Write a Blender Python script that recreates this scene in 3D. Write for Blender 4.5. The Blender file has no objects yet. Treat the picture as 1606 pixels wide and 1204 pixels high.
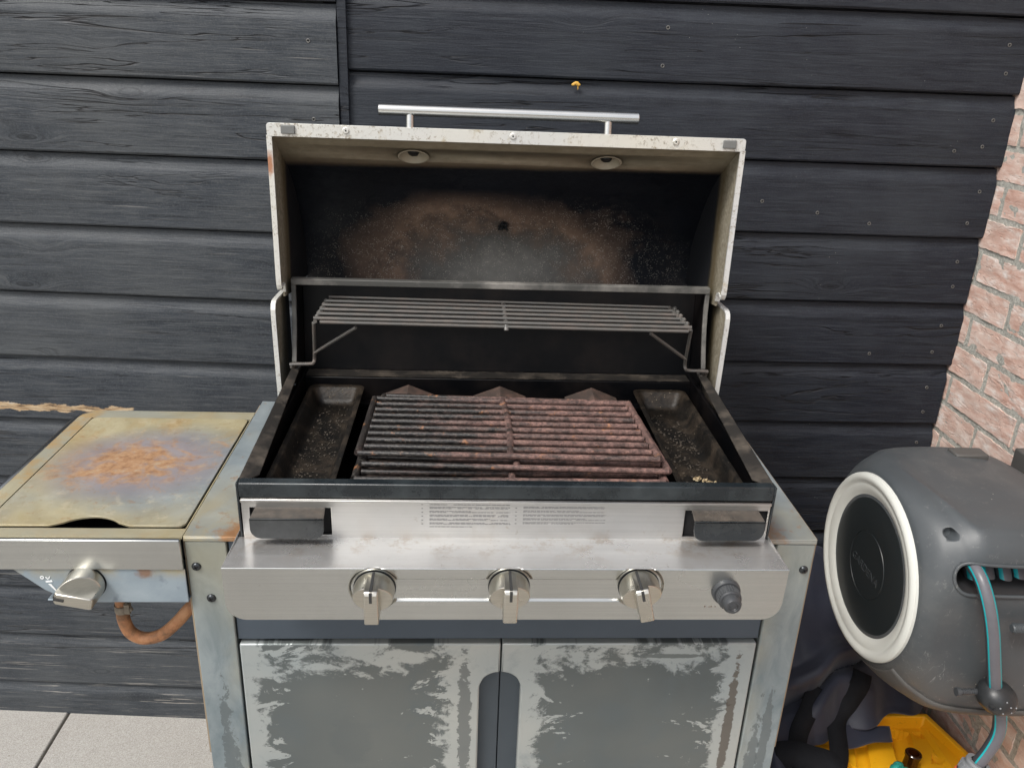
import bpy, bmesh, math, random
from mathutils import Vector, Matrix, noise
from mathutils.geometry import tessellate_polygon
R = math.radians
random.seed(7)
sc = bpy.context.scene
GZ = 0.95                      # all coordinates below have z = 0 at the grill rim, 0.95 m above the paving

# ------------------------------------------------------------------ camera, world, sun
cam = bpy.data.cameras.new('camera'); co = bpy.data.objects.new('camera', cam)
sc.collection.objects.link(co); sc.camera = co
cam.sensor_width = 36.0; cam.lens = 36.0 * 1292.95 / 1606; cam.clip_start = 0.05; cam.clip_end = 3000
def set_cam(C, pitch, yaw, roll):
    fw = Vector((math.sin(yaw)*math.cos(pitch), math.cos(yaw)*math.cos(pitch), -math.sin(pitch)))
    ri = Vector((math.cos(yaw), -math.sin(yaw), 0)); up = ri.cross(fw)
    r2 = ri*math.cos(roll) + up*math.sin(roll); u2 = up*math.cos(roll) - ri*math.sin(roll)
    m = Matrix((r2, u2, -fw)).transposed().to_4x4(); m.translation = C + Vector((0, 0, GZ))
    co.matrix_world = m
set_cam(Vector((-.0606, -.8915, .4898)), R(21.762), R(3.6206), R(2.2836))

SUN_EL, SUN_AZ = R(54), R(-134)          # azimuth of the sun seen from the scene, clockwise from +y
w = bpy.data.worlds.new('World'); sc.world = w; w.use_nodes = True
nt = w.node_tree; bg = nt.nodes['Background']
sky = nt.nodes.new('ShaderNodeTexSky'); sky.sky_type = 'NISHITA'; sky.sun_disc = False
sky.sun_elevation = SUN_EL; sky.sun_rotation = SUN_AZ; sky.air_density = 1.2; sky.dust_density = 4.0; sky.ozone_density = 1.0
hs = nt.nodes.new('ShaderNodeHueSaturation'); hs.inputs['Saturation'].default_value = 0.38
nt.links.new(sky.outputs[0], hs.inputs['Color']); nt.links.new(hs.outputs[0], bg.inputs['Color'])
bg.inputs['Strength'].default_value = 0.13
sl = bpy.data.lights.new('sun', 'SUN'); sl.energy = 1.5; sl.angle = R(14); sl.color = (1, .97, .92)
so = bpy.data.objects.new('sun', sl); sc.collection.objects.link(so)
sd = Vector((math.sin(SUN_AZ)*math.cos(SUN_EL), math.cos(SUN_AZ)*math.cos(SUN_EL), math.sin(SUN_EL)))
so.rotation_euler = sd.to_track_quat('Z', 'Y').to_euler(); so.location = sd*20
sc.view_settings.view_transform = 'Standard'; sc.view_settings.look = 'None'
sc.view_settings.exposure = 0.56; sc.view_settings.gamma = 1.0

# ------------------------------------------------------------------ material helper
class Mt:
    def __init__(s, name, rough=.5, metal=0., spec=.5, off=(0, 0, 0), geo=False):
        s.m = bpy.data.materials.new(name); s.m.use_nodes = True; s.t = s.m.node_tree
        s.b = s.t.nodes['Principled BSDF']; s.b.inputs['Roughness'].default_value = rough
        s.b.inputs['Metallic'].default_value = metal; s.b.inputs['Specular IOR Level'].default_value = spec
        tc = s.n('ShaderNodeTexCoord'); a = s.n('ShaderNodeVectorMath'); a.operation = 'ADD'
        s.l(tc.outputs['Object'], a.inputs[0]); a.inputs[1].default_value = off
        s.P = a.outputs[0]; s.h = None
    def n(s, t): return s.t.nodes.new(t)
    def l(s, a, b): s.t.links.new(a, b)
    def put(s, sock, v):
        if isinstance(v, bpy.types.NodeSocket): s.l(v, sock)
        elif v is not None:
            if isinstance(v, (tuple, list)) and len(v) == 3 and sock.type == 'RGBA': v = (*v, 1)
            sock.default_value = v
    def scale(s, v, k):
        a = s.n('ShaderNodeVectorMath'); a.operation = 'MULTIPLY'; s.put(a.inputs[0], v); a.inputs[1].default_value = k; return a.outputs[0]
    def add(s, v, k):
        a = s.n('ShaderNodeVectorMath'); a.operation = 'ADD'; s.put(a.inputs[0], v); s.put(a.inputs[1], k); return a.outputs[0]
    def noise(s, sc_=10, det=4, rough=.55, dist=0., k=None, v=None, lac=2.):
        a = s.n('ShaderNodeTexNoise'); v = v or s.P
        if k: v = s.scale(v, k)
        s.l(v, a.inputs['Vector']); a.inputs['Scale'].default_value = sc_; a.inputs['Detail'].default_value = det
        a.inputs['Roughness'].default_value = rough; a.inputs['Distortion'].default_value = dist
        return a.outputs['Fac']
    def vor(s, sc_=10, k=None, v=None, feat='F1', out='Distance', rnd=1.):
        a = s.n('ShaderNodeTexVoronoi'); a.feature = feat; v = v or s.P
        if k: v = s.scale(v, k)
        s.l(v, a.inputs['Vector']); a.inputs['Scale'].default_value = sc_; a.inputs['Randomness'].default_value = rnd
        return a.outputs[out]
    def ramp(s, f, stops, interp='LINEAR'):
        a = s.n('ShaderNodeValToRGB'); s.l(f, a.inputs[0]); e = a.color_ramp; e.interpolation = interp
        while len(e.elements) < len(stops): e.elements.new(.5)
        for q, (p, c) in zip(e.elements, stops):
            q.position = p; q.color = (c, c, c, 1) if not isinstance(c, (tuple, list)) else (*c, 1)
        return a.outputs[0]
    def mr(s, f, a0, a1, b0=0., b1=1.):
        a = s.n('ShaderNodeMapRange'); s.put(a.inputs[0], f)
        for i, q in enumerate((a0, a1, b0, b1)): a.inputs[i+1].default_value = q
        return a.outputs[0]
    def mix(s, f, a, b, mode='MIX'):
        q = s.n('ShaderNodeMix'); q.data_type = 'RGBA'; q.blend_type = mode
        s.put(q.inputs[0], f); s.put(q.inputs[6], a); s.put(q.inputs[7], b); return q.outputs[2]
    def ma(s, op, a, b=None, c=None):
        q = s.n('ShaderNodeMath'); q.operation = op; s.put(q.inputs[0], a)
        if b is not None: s.put(q.inputs[1], b)
        if c is not None: s.put(q.inputs[2], c)
        return q.outputs[0]
    def xyz(s, v=None):
        a = s.n('ShaderNodeSeparateXYZ'); s.l(v or s.P, a.inputs[0]); return a.outputs
    def rnd(s):
        return s.n('ShaderNodeObjectInfo').outputs['Random']
    def ell(s, c, r, wob=0., wsc=6):          # elliptical distance (1 at the rim) with a wobble
        v = s.add(s.P, tuple(-q for q in c)); v = s.scale(v, tuple(1/q for q in r))
        a = s.n('ShaderNodeVectorMath'); a.operation = 'LENGTH'; s.l(v, a.inputs[0]); o = a.outputs['Value']
        if wob: o = s.ma('ADD', o, s.ma('MULTIPLY', s.ma('SUBTRACT', s.noise(wsc, 5, .6), .5), wob))
        return o
    def box(s, x=None, y=None, z=None, soft=.01):     # soft box mask
        X = s.xyz(); o = None
        for sk, rg in zip(X, (x, y, z)):
            if rg is None: continue
            for e, sgn in ((rg[0], 1), (rg[1], -1)):
                if e is None: continue
                m = s.mr(sk, e-soft, e+soft) if sgn > 0 else s.mr(sk, e-soft, e+soft, 1, 0)
                o = m if o is None else s.ma('MULTIPLY', o, m)
        return o
    def col(s, v): s.put(s.b.inputs['Base Color'], v); return s
    def ro(s, v): s.put(s.b.inputs['Roughness'], v); return s
    def me(s, v): s.put(s.b.inputs['Metallic'], v); return s
    def bump(s, h, st=.3, d=.002):
        a = s.n('ShaderNodeBump'); a.inputs['Strength'].default_value = st; a.inputs['Distance'].default_value = d
        s.l(h, a.inputs['Height'])
        if s.h: s.l(s.h, a.inputs['Normal'])
        s.h = a.outputs[0]; s.l(s.h, s.b.inputs['Normal']); return s

G = (0, .2, -.95)              # grill root; object coordinates + G = frame coordinates

def m_plain(name, c, rough=.5, metal=0, spec=.5, var=.12, sc_=30, bump=.0, off=(0, 0, 0)):
    m = Mt(name, rough, metal, spec, off)
    n = m.noise(sc_, 5, .6)
    m.col(m.mix(n, tuple(q*(1-var) for q in c), tuple(min(1, q*(1+var)) for q in c)))
    if bump: m.bump(m.noise(sc_*6, 3, .6), bump, .001)
    return m.m

def wood(name, c0, c1, off, fade, left=False):
    m = Mt(name, .62, 0, .35, off); rn = m.rnd()
    sh = m.n('ShaderNodeCombineXYZ'); m.l(m.ma('MULTIPLY', rn, 37.), sh.inputs[0]); m.l(m.ma('MULTIPLY', rn, 11.), sh.inputs[2])
    v = m.add(m.P, sh.outputs[0])
    # knots: sparse voronoi cells that bend the grain
    kd = m.vor(1., (2.9, .0, 9.5), v=v)
    kd = m.ma('ADD', kd, m.ma('MULTIPLY', m.ma('SUBTRACT', m.noise(30, 3, v=v), .5), .05))
    kn = m.mr(kd, .0, .26, 1, 0)
    kz = m.n('ShaderNodeCombineXYZ'); m.l(m.ma('MULTIPLY', m.ma('POWER', kn, 2.), .035), kz.inputs[2])
    vg = m.add(v, kz.outputs[0])
    g1 = m.noise(1., 5, .75, .5, k=(13, 10, 230), v=vg)
    g2 = m.noise(1., 5, .65, .7, k=(2.6, 10, 58), v=vg)
    g3 = m.noise(4., 6, .65, v=v); g4 = m.noise(330, 2, .6, v=v)
    base = m.mix(m.mr(g2, .34, .66), c0, c1)
    base = m.mix(m.mr(g1, .50, .66, 0, .55), base, fade)
    base = m.mix(m.mr(g1, .46, .34, 0, .75), base, tuple(q*.40 for q in c0))
    base = m.mix(m.mr(g2, .42, .34, 0, .5), base, tuple(q*.5 for q in c0))
    base = m.mix(m.mr(g4, .5, .7, 0, .35), base, fade)
    base = m.mix(m.mr(g3, .42, .72, 0, .5), base, fade)
    rg = m.ma('MULTIPLY', m.ma('SINE', m.ma('MULTIPLY', kd, 170.)), m.mr(kn, .45, .75))
    base = m.mix(m.mr(rg, 0, 1, 0, .55), base, tuple(q*.4 for q in c0))
    base = m.mix(m.mr(kn, .80, .93, 0, .75), base, tuple(q*.35 for q in c0))
    # thin cracks along the grain
    ck = m.noise(1., 4, .6, .7, k=(1.1, 4, 26), v=vg)
    ck = m.mr(m.ma('ABSOLUTE', m.ma('SUBTRACT', ck, .5)), .0, .010, 1, 0)
    ckm = m.mr(m.noise(2.2, 2, .5, v=v), .47, .56)
    ck = m.ma('MULTIPLY', ck, ckm)
    base = m.mix(ck, base, (.006, .006, .008))
    # specks of dried dirt and tiny pale scars
    sp = m.ma('MULTIPLY', m.mr(m.vor(70, (1, 1, 1.4), v=v), .02, .06, 1, 0), m.mr(m.noise(7, 2, v=v), .6, .66))
    base = m.mix(sp, base, (.34, .33, .3))
    scr = m.ma('MULTIPLY', m.mr(m.noise(1., 2, .4, k=(3.2, 1, 170), v=v), .70, .73), m.mr(m.noise(3., 2, .5, k=(1, 1, 4), v=v), .56, .62))
    base = m.mix(m.ma('MULTIPLY', scr, .35 if left else .12), base, (.3, .29, .27))
    if left:
        X = m.xyz()
        e = m.noise(1., 5, .7, k=(14, 1, 60))
        # bare strip where the stain has peeled off under the seam
        e2 = m.ma('ADD', m.ma('MULTIPLY', m.ma('SUBTRACT', e, .5), .05), X[2])
        pl = m.ma('MULTIPLY', m.mr(e2, -.1905, -.189), m.mr(e2, -.1755, -.174, 1, 0))
        pl = m.ma('MULTIPLY', pl, m.mr(X[0], -.705, -.70, 1, 0))
        bare = m.ramp(m.noise(1., 5, .7, k=(30, 1, 160)), [(.3, (.04, .03, .025)), (.42, (.33, .22, .12)), (.6, (.52, .40, .26)), (.75, (.36, .36, .35))])
        base = m.mix(pl, base, bare)
        # scuffed, chipped bottom boards
        sc1 = m.ma('MULTIPLY', m.mr(m.noise(1., 5, .65, k=(7, 1, 300)), .61, .65), m.mr(X[2], -.66, -.88, 0, .6))
        base = m.mix(sc1, base, (.42, .39, .35))
    m.col(base)
    m.ro(m.mr(g1, .3, .7, .42, .66))
    m.bump(g1, .6, .0016); m.bump(m.ma('MULTIPLY', ck, -1.), .9, .002); m.bump(g2, .4, .003); m.bump(g4, .25, .0008); m.bump(m.ma('MULTIPLY', kn, -1.), .2, .003)
    return m.m

def steel(name, c=(.6, .59, .57), rough=.3, dirt=.5, axis='x', tint=None, smear=.3):
    m = Mt(name, rough, 1., .5, G)
    k = {'x': (3, 60, 420), 'z': (420, 60, 3)}[axis]
    br = m.noise(1., 3, .6, k=k)
    big = m.noise(5, 5, .6)
    col = m.mix(m.mr(big, .3, .7), tuple(q*.88 for q in c), tuple(min(1, q*1.08) for q in c))
    col = m.mix(m.mr(br, .35, .65, 0, .4), col, tuple(q*.75 for q in c))
    d = m.mr(m.noise(70, 6, .7), .62, .7)
    d = m.ma('MULTIPLY', d, m.mr(m.noise(6, 3, .6), .42, .62))
    d2 = m.mr(m.noise(9, 6, .68), .56, .74, 0, .5)
    dd = m.ma('MULTIPLY', m.ma('MAXIMUM', d, d2), dirt)
    col = m.mix(dd, col, m.mix(m.noise(30, 2), (.20, .13, .08), (.33, .29, .24)))
    if tint: col = tint(m, col)
    m.col(col); m.me(m.mr(dd, 0, 1, 1, .25))
    m.ro(m.ma('ADD', m.mr(big, .3, .7, rough-.06, rough+.1), m.ma('MULTIPLY', dd, .3)))
    m.bump(br, .12, .0006); m.bump(m.noise(2.2, 2, .4), smear, .01)
    return m.m

def enamel(name, c=(.012, .014, .017), rough=.33, dust=.4, dustc=(.16, .13, .10), spec=.5, sc_=9):
    m = Mt(name, rough, 0, spec*.7, G)
    d = m.mr(m.noise(sc_, 6, .68), .45, .72); f = m.mr(m.noise(130, 4, .7), .5, .68)
    dd = m.ma('MULTIPLY', m.ma('MAXIMUM', m.ma('MULTIPLY', d, .7), m.ma('MULTIPLY', f, d)), dust)
    m.col(m.mix(dd, c, dustc)); m.ro(m.mr(dd, 0, .6, rough, .75))
    m.bump(m.noise(160, 4, .7), .12, .001); m.bump(m.noise(30, 4, .6), .1, .002)
    return m.m

# ------------------------------------------------------------------ mesh helpers
def V(*a): return Vector(a)
def box(bm, x0, x1, y0, y1, z0, z1, mi=0):
    vs = [bm.verts.new((x, y, z)) for x in (x0, x1) for y in (y0, y1) for z in (z0, z1)]
    for f in ((0, 1, 3, 2), (4, 6, 7, 5), (0, 4, 5, 1), (2, 3, 7, 6), (0, 2, 6, 4), (1, 5, 7, 3)):
        q = bm.faces.new([vs[i] for i in f]); q.material_index = mi
    return vs
def obox(bm, c, ax, ay, az, sx, sy, sz, mi=0):     # oriented box, half sizes
    c = Vector(c); vs = [bm.verts.new(c+ax*sx*i+ay*sy*j+az*sz*k) for i in (-1, 1) for j in (-1, 1) for k in (-1, 1)]
    for f in ((0, 1, 3, 2), (4, 6, 7, 5), (0, 4, 5, 1), (2, 3, 7, 6), (0, 2, 6, 4), (1, 5, 7, 3)):
        q = bm.faces.new([vs[i] for i in f]); q.material_index = mi
def plate(bm, outer, holes, f, th, mi=0):
    """outer / holes: 2d loops, f maps (a,b) to a point, th a thickness vector"""
    loops = [outer]+list(holes); th = Vector(th)
    pts = [p for l in loops for p in l]
    tris = tessellate_polygon([[Vector((p[0], p[1], 0)) for p in l] for l in loops])
    A = [bm.verts.new(f(*p)) for p in pts]; B = [bm.verts.new(Vector(f(*p))+th) for p in pts]
    for t in tris:
        for q in ([A[i] for i in t], [B[i] for i in reversed(t)]):
            try: bm.faces.new(q).material_index = mi
            except ValueError: pass
    i = 0
    for l in loops:
        n = len(l)
        for j in range(n):
            a, b = i+j, i+(j+1) % n
            bm.faces.new((A[a], A[b], B[b], B[a])).material_index = mi
        i += n
def tube(bm, pts, r, n=10, caps=True, mis=None, r2=None):
    pts = [Vector(p) for p in pts]; T = []
    for i in range(len(pts)):
        a = pts[max(0, i-1)]; b = pts[min(len(pts)-1, i+1)]; T.append((b-a).normalized())
    u = T[0].orthogonal().normalized(); rings = []
    for i, p in enumerate(pts):
        u = (u-T[i]*u.dot(T[i])).normalized(); v = T[i].cross(u)
        rr = r if r2 is None else r+(r2-r)*i/(len(pts)-1)
        rings.append([bm.verts.new(p+(u*math.cos(2*math.pi*k/n)+v*math.sin(2*math.pi*k/n))*rr) for k in range(n)])
    for i in range(len(rings)-1):
        for k in range(n):
            q = bm.faces.new((rings[i][k], rings[i][(k+1) % n], rings[i+1][(k+1) % n], rings[i+1][k]))
            if mis: q.material_index = mis[k]
    if caps: bm.faces.new(list(reversed(rings[0]))); bm.faces.new(rings[-1])
def smooth_path(pts, n=6):
    P = [Vector(p) for p in pts]; o = []
    for i in range(len(P)-1):
        a, b, c, d = P[max(0, i-1)], P[i], P[i+1], P[min(len(P)-1, i+2)]
        for k in range(n):
            t = k/n; o.append(.5*((2*b)+(-a+c)*t+(2*a-5*b+4*c-d)*t*t+(-a+3*b-3*c+d)*t**3))
    o.append(P[-1]); return o
def lathe(bm, c, ax, prof, n=32, mi=0, cap=True):
    c = Vector(c); ax = Vector(ax).normalized(); u = ax.orthogonal().normalized(); v = ax.cross(u); rings = []
    for d, r in prof:
        if r <= 1e-6: rings.append([bm.verts.new(c+ax*d)])
        else: rings.append([bm.verts.new(c+ax*d+(u*math.cos(2*math.pi*k/n)+v*math.sin(2*math.pi*k/n))*r) for k in range(n)])
    for a, b in zip(rings, rings[1:]):
        for k in range(n):
            k2 = (k+1) % n
            if len(a) == 1 and len(b) == 1: continue
            if len(a) == 1: q = bm.faces.new((a[0], b[k2], b[k]))
            elif len(b) == 1: q = bm.faces.new((a[k], a[k2], b[0]))
            else: q = bm.faces.new((a[k], a[k2], b[k2], b[k]))
            q.material_index = mi
def grid(bm, nu, nv, f, mi=0, keep=None):
    vs = [[bm.verts.new(f(i/nu, j/nv)) for j in range(nv+1)] for i in range(nu+1)]
    for i in range(nu):
        for j in range(nv):
            if keep and not keep((i+.5)/nu, (j+.5)/nv): continue
            bm.faces.new((vs[i][j], vs[i+1][j], vs[i+1][j+1], vs[i][j+1])).material_index = mi
    if keep:
        for v in [v for v in bm.verts if not v.link_faces]: bm.verts.remove(v)
    return vs
def rrect(x0, x1, z0, z1, r, n=5, which=(1, 1, 1, 1)):
    """rounded rectangle, corners order: bl, br, tr, tl"""
    o = []
    for (cx, cz, a0), on in zip(((x0+r, z0+r, 180), (x1-r, z0+r, 270), (x1-r, z1-r, 0), (x0+r, z1-r, 90)), which):
        if on:
            for k in range(n+1):
                a = R(a0+90*k/n); o.append((cx+r*math.cos(a), cz+r*math.sin(a)))
        else:
            a = R(a0+45); o.append((cx+(r if math.cos(a) > 0 else -r), cz+(r if math.sin(a) > 0 else -r)))
    return o
def NB(): return bmesh.new()
LOCS = {}
def root(name, loc, label, cat, group=None):
    o = bpy.data.objects.new(name, None); sc.collection.objects.link(o); o.empty_display_size = .1
    o.location = Vector(loc)+V(0, 0, GZ); LOCS[o] = Vector(loc)
    o['label'] = label; o['category'] = cat
    if group: o['group'] = group
    return o
def obj(name, bm, mats, parent=None, loc=None, bevel=0, ang=35, label=None, cat=None, group=None, kind=None, recalc=True, segs=2):
    L = LOCS[parent] if parent is not None else Vector(loc or (0, 0, 0))
    if recalc: bmesh.ops.recalc_face_normals(bm, faces=bm.faces)
    bmesh.ops.translate(bm, verts=bm.verts, vec=-L)
    me = bpy.data.meshes.new(name); bm.to_mesh(me); bm.free()
    for p in me.polygons: p.use_smooth = True
    me.set_sharp_from_angle(angle=R(ang))
    for m in (mats if isinstance(mats, (list, tuple)) else [mats]): me.materials.append(m)
    o = bpy.data.objects.new(name, me); sc.collection.objects.link(o)
    if parent is not None: o.parent = parent
    else: o.location = L+V(0, 0, GZ)
    LOCS[o] = L
    if bevel:
        b = o.modifiers.new('edge', 'BEVEL'); b.width = bevel; b.segments = segs; b.limit_method = 'ANGLE'; b.angle_limit = R(40); b.harden_normals = False
    if label: o['label'] = label
    if cat: o['category'] = cat
    if group: o['group'] = group
    if kind: o['kind'] = kind
    return o
def dup(o, frame_loc, parent=None, rot=None):
    """copy of one object whose mesh is built round its own origin"""
    c = o.copy(); sc.collection.objects.link(c)
    return c

# ------------------------------------------------------------------ materials
M = {}
WR = (0, .6, -.95)
M['woodL'] = wood('lit weathered stained wood', (.021, .027, .036), (.040, .047, .057), (-1., .64, -.95), (.095, .101, .104), True)  # fading plus the brighter light on this side, both in the base colour
M['woodR'] = wood('shaded stained wood', (.0075, .010, .017), (.0145, .018, .027), (.3, .6, -.95), (.039, .046, .055))  # darker copy: shade on the right section is put into the colour
M['black_gap'] = m_plain('dark batten', (.008, .009, .011), .8)
M['screw_zinc'] = m_plain('stained screw head', (.17, .168, .16), .45, .5, sc_=300, var=.7)
M['dark_hole'] = m_plain('shaded hole black', (.004, .004, .005), .9)  # flat black; darkness of holes and slots is put into the colour
def brick_m():
    m = Mt('pink brick', .85, 0, .25); rn = m.vor(3.2, (1, 4.5, 16.), out='Color')
    n1 = m.noise(26, 6, .7, k=(1, .7, 2.2)); n2 = m.noise(90, 4, .7); n3 = m.noise(4, 2)
    c = m.ramp(n1, [(.26, (.46, .25, .19)), (.42, (.58, .36, .29)), (.54, (.68, .51, .44)), (.66, (.82, .75, .71))])
    c = m.mix(m.mr(n3, .35, .65), c, m.mix(.55, c, (.70, .58, .51)))
    c = m.mix(m.mr(n2, .62, .75, 0, .5), c, (.66, .62, .58))
    m.col(c); m.bump(n1, .35, .002); m.bump(n2, .7, .0015); m.bump(m.noise(320, 3, .7), .6, .0008)
    cr = m.noise(1., 3, .6, .8, k=(1, 14, 60)); cr = m.mr(m.ma('ABSOLUTE', m.ma('SUBTRACT', cr, .5)), 0, .02, -1, 0)
    m.bump(cr, .45, .003); return m.m
M['brick'] = brick_m()
def mortar_m():
    m = Mt('grey mortar', .95, 0, .2); n = m.noise(150, 5, .75)
    m.col(m.ramp(n, [(.3, (.26, .26, .23)), (.5, (.42, .415, .375)), (.7, (.58, .57, .52))])); m.bump(n, .8, .004); return m.m
M['mortar'] = mortar_m()
def paving_m():
    m = Mt('concrete paving', .85, 0, .3); n = m.noise(420, 3, .8); b = m.noise(2.4, 5, .6); c = m.noise(60, 5, .7)
    col = m.ramp(n, [(.3, (.25, .235, .215)), (.5, (.37, .355, .33)), (.68, (.50, .49, .46))])
    col = m.mix(m.mr(b, .35, .7, 0, .35), col, (.30, .27, .235))
    col = m.mix(m.mr(c, .62, .72, 0, .4), col, (.2, .17, .14))
    sp = m.ma('MULTIPLY', m.mr(m.vor(55), .03, .09, 1, 0), m.mr(m.noise(5, 2), .55, .6))
    col = m.mix(sp, col, (.13, .08, .05))
    m.col(col); m.bump(n, .5, .0015); m.bump(c, .3, .002); return m.m
M['paving'] = paving_m()
M['ground'] = m_plain('joint sand', (.16, .14, .115), .95, sc_=90, var=.5, bump=.5)

M['steel'] = steel('brushed stainless', (.575, .585, .565), .22, .2)
def ledge_t(m, c):
    X = m.xyz(); back = m.mr(X[1], -.055, -.004, .15, 1.)
    n = m.ma('MULTIPLY', m.mr(m.noise(30, 6, .72), .5, .64), back)
    return m.mix(m.ma('MULTIPLY', n, .75), c, m.mix(m.noise(60, 2), (.42, .25, .13), (.50, .44, .36)))
M['steel_ledge'] = steel('dirty stainless ledge', (.80, .79, .77), .26, .4, tint=ledge_t)
M['steel_ledge'].node_tree.nodes['Principled BSDF'].inputs['Metallic'].default_value = .78
for l_ in list(M['steel_ledge'].node_tree.links):
    if l_.to_socket.name == 'Metallic': M['steel_ledge'].node_tree.links.remove(l_)
M['steel_text'] = steel('dusty stainless panel', (.50, .495, .48), .36, .6)
M['steel_knob'] = steel('satin knob metal', (.60, .575, .51), .27, .12, smear=0)
M['steel_bar'] = steel('satin handle bar', (.72, .71, .68), .22, .1, smear=0)
M['black_enamel'] = enamel('greasy black enamel', (.0022, .0024, .0032), .40, .16, (.075, .052, .040), .3)
M['rim_black'] = enamel('black rim bar', (.010, .014, .017), .24, .3, (.14, .17, .18), .7)
M['rim_dusty'] = enamel('dusty rim', (.022, .020, .018), .42, .9, (.13, .105, .08), .7, 22)
M['cheek_edge'] = enamel('worn edge', (.07, .07, .066), .4, .9, (.36, .34, .31))
M['tab_black'] = enamel('black tray handle', (.007, .010, .012), .26, .4, (.15, .16, .16), .9)
def _tab():
    nt_ = M['tab_black'].node_tree; b_ = nt_.nodes['Principled BSDF']; l_ = b_.inputs['Base Color'].links[0].from_socket
    m = Mt.__new__(Mt); m.m = M['tab_black']; m.t = nt_; m.b = b_; m.h = None
    m.P = [n for n in nt_.nodes if n.type == 'VECT_MATH' and n.operation == 'ADD'][0].outputs[0]
    X = m.xyz(); msk = m.ma('MULTIPLY', m.mr(X[1], -.0245, -.0225), m.mr(m.noise(50, 5, .7), .3, .65, .3, 1))
    m.col(m.mix(msk, l_, (.105, .088, .072)))
_tab()
def tray_m():
    m = Mt('greasy tray', .5, 0, .3, G); n = m.noise(17, 6, .72, .6); f = m.noise(230, 4, .75); g = m.vor(140)
    c = m.ramp(n, [(.36, (.002, .002, .002)), (.50, (.008, .0065, .005)), (.64, (.032, .024, .017)), (.74, (.06, .045, .033))])
    c = m.mix(m.mr(f, .58, .72, 0, .5), c, (.055, .040, .028))
    sp = m.ma('MULTIPLY', m.mr(g, .05, .14, 1, 0), m.mr(m.noise(20, 3), .5, .62))
    X = m.xyz(); c = m.mix(m.ma('MULTIPLY', sp, m.mr(X[2], -.022, -.03)), c, (.34, .28, .2))
    edge = m.mr(X[2], -.0215, -.019)
    c = m.mix(m.ma('MULTIPLY', edge, m.mr(m.noise(40, 4), .3, .6, .2, .9)), c, (.105, .068, .056))
    m.col(c); m.ro(m.ma('MAXIMUM', m.mr(X[1], .30, .33, .55, .3), m.mr(n, .3, .7, .3, .5))); m.bump(f, .35, .0015); m.bump(n, .4, .004); m.bump(m.ma('MULTIPLY', sp, 1.), .6, .002); return m.m
M['tray'] = tray_m()
def grate_m(name, shift):
    m = Mt(name, .6, 0, .5, G); X = m.xyz()
    n = m.noise(1., 6, .68, k=(11, 26, 26), v=m.add(m.P, (shift, shift, 0))); f = m.noise(1., 4, .72, k=(240, 420, 420))
    r = m.ma('ADD', m.mr(X[0], -.16, .10, -.17, .15), n)
    rust = m.mr(r, .43, .63)
    blk = m.ramp(f, [(.35, (.004, .004, .005)), (.5, (.020, .018, .017)), (.64, (.075, .066, .058)), (.76, (.17, .15, .13))])
    rc = m.ramp(m.noise(75, 5, .72), [(.32, (.045, .026, .022)), (.45, (.14, .078, .066)), (.58, (.25, .140, .118)), (.72, (.30, .165, .115))])
    c = m.mix(m.ma('MULTIPLY', rust, m.mr(f, .32, .6, .25, .95)), blk, rc)
    o = m.mr(m.noise(38, 5, .7, v=m.add(m.P, (shift*3, 0, 0))), .61, .68)
    c = m.mix(m.ma('MULTIPLY', o, .7), c, (.38, .17, .075))
    m.col(c); m.ro(m.mr(rust, 0, 1, .36, .75)); m.bump(f, .4, .0012); return m.m
M['grate'] = [grate_m('rusty cast iron %s' % s, i*1.7) for i, s in enumerate(('top', 'middle', 'bottom'))]
M['rack'] = enamel('sooty chromed wire', (.10, .097, .09), .3, .8, (.15, .11, .09), .9, sc_=40)
M['tent'] = enamel('burnt rusty steel', (.06, .045, .038), .7, 1., (.19, .11, .085), sc_=30)
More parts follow.
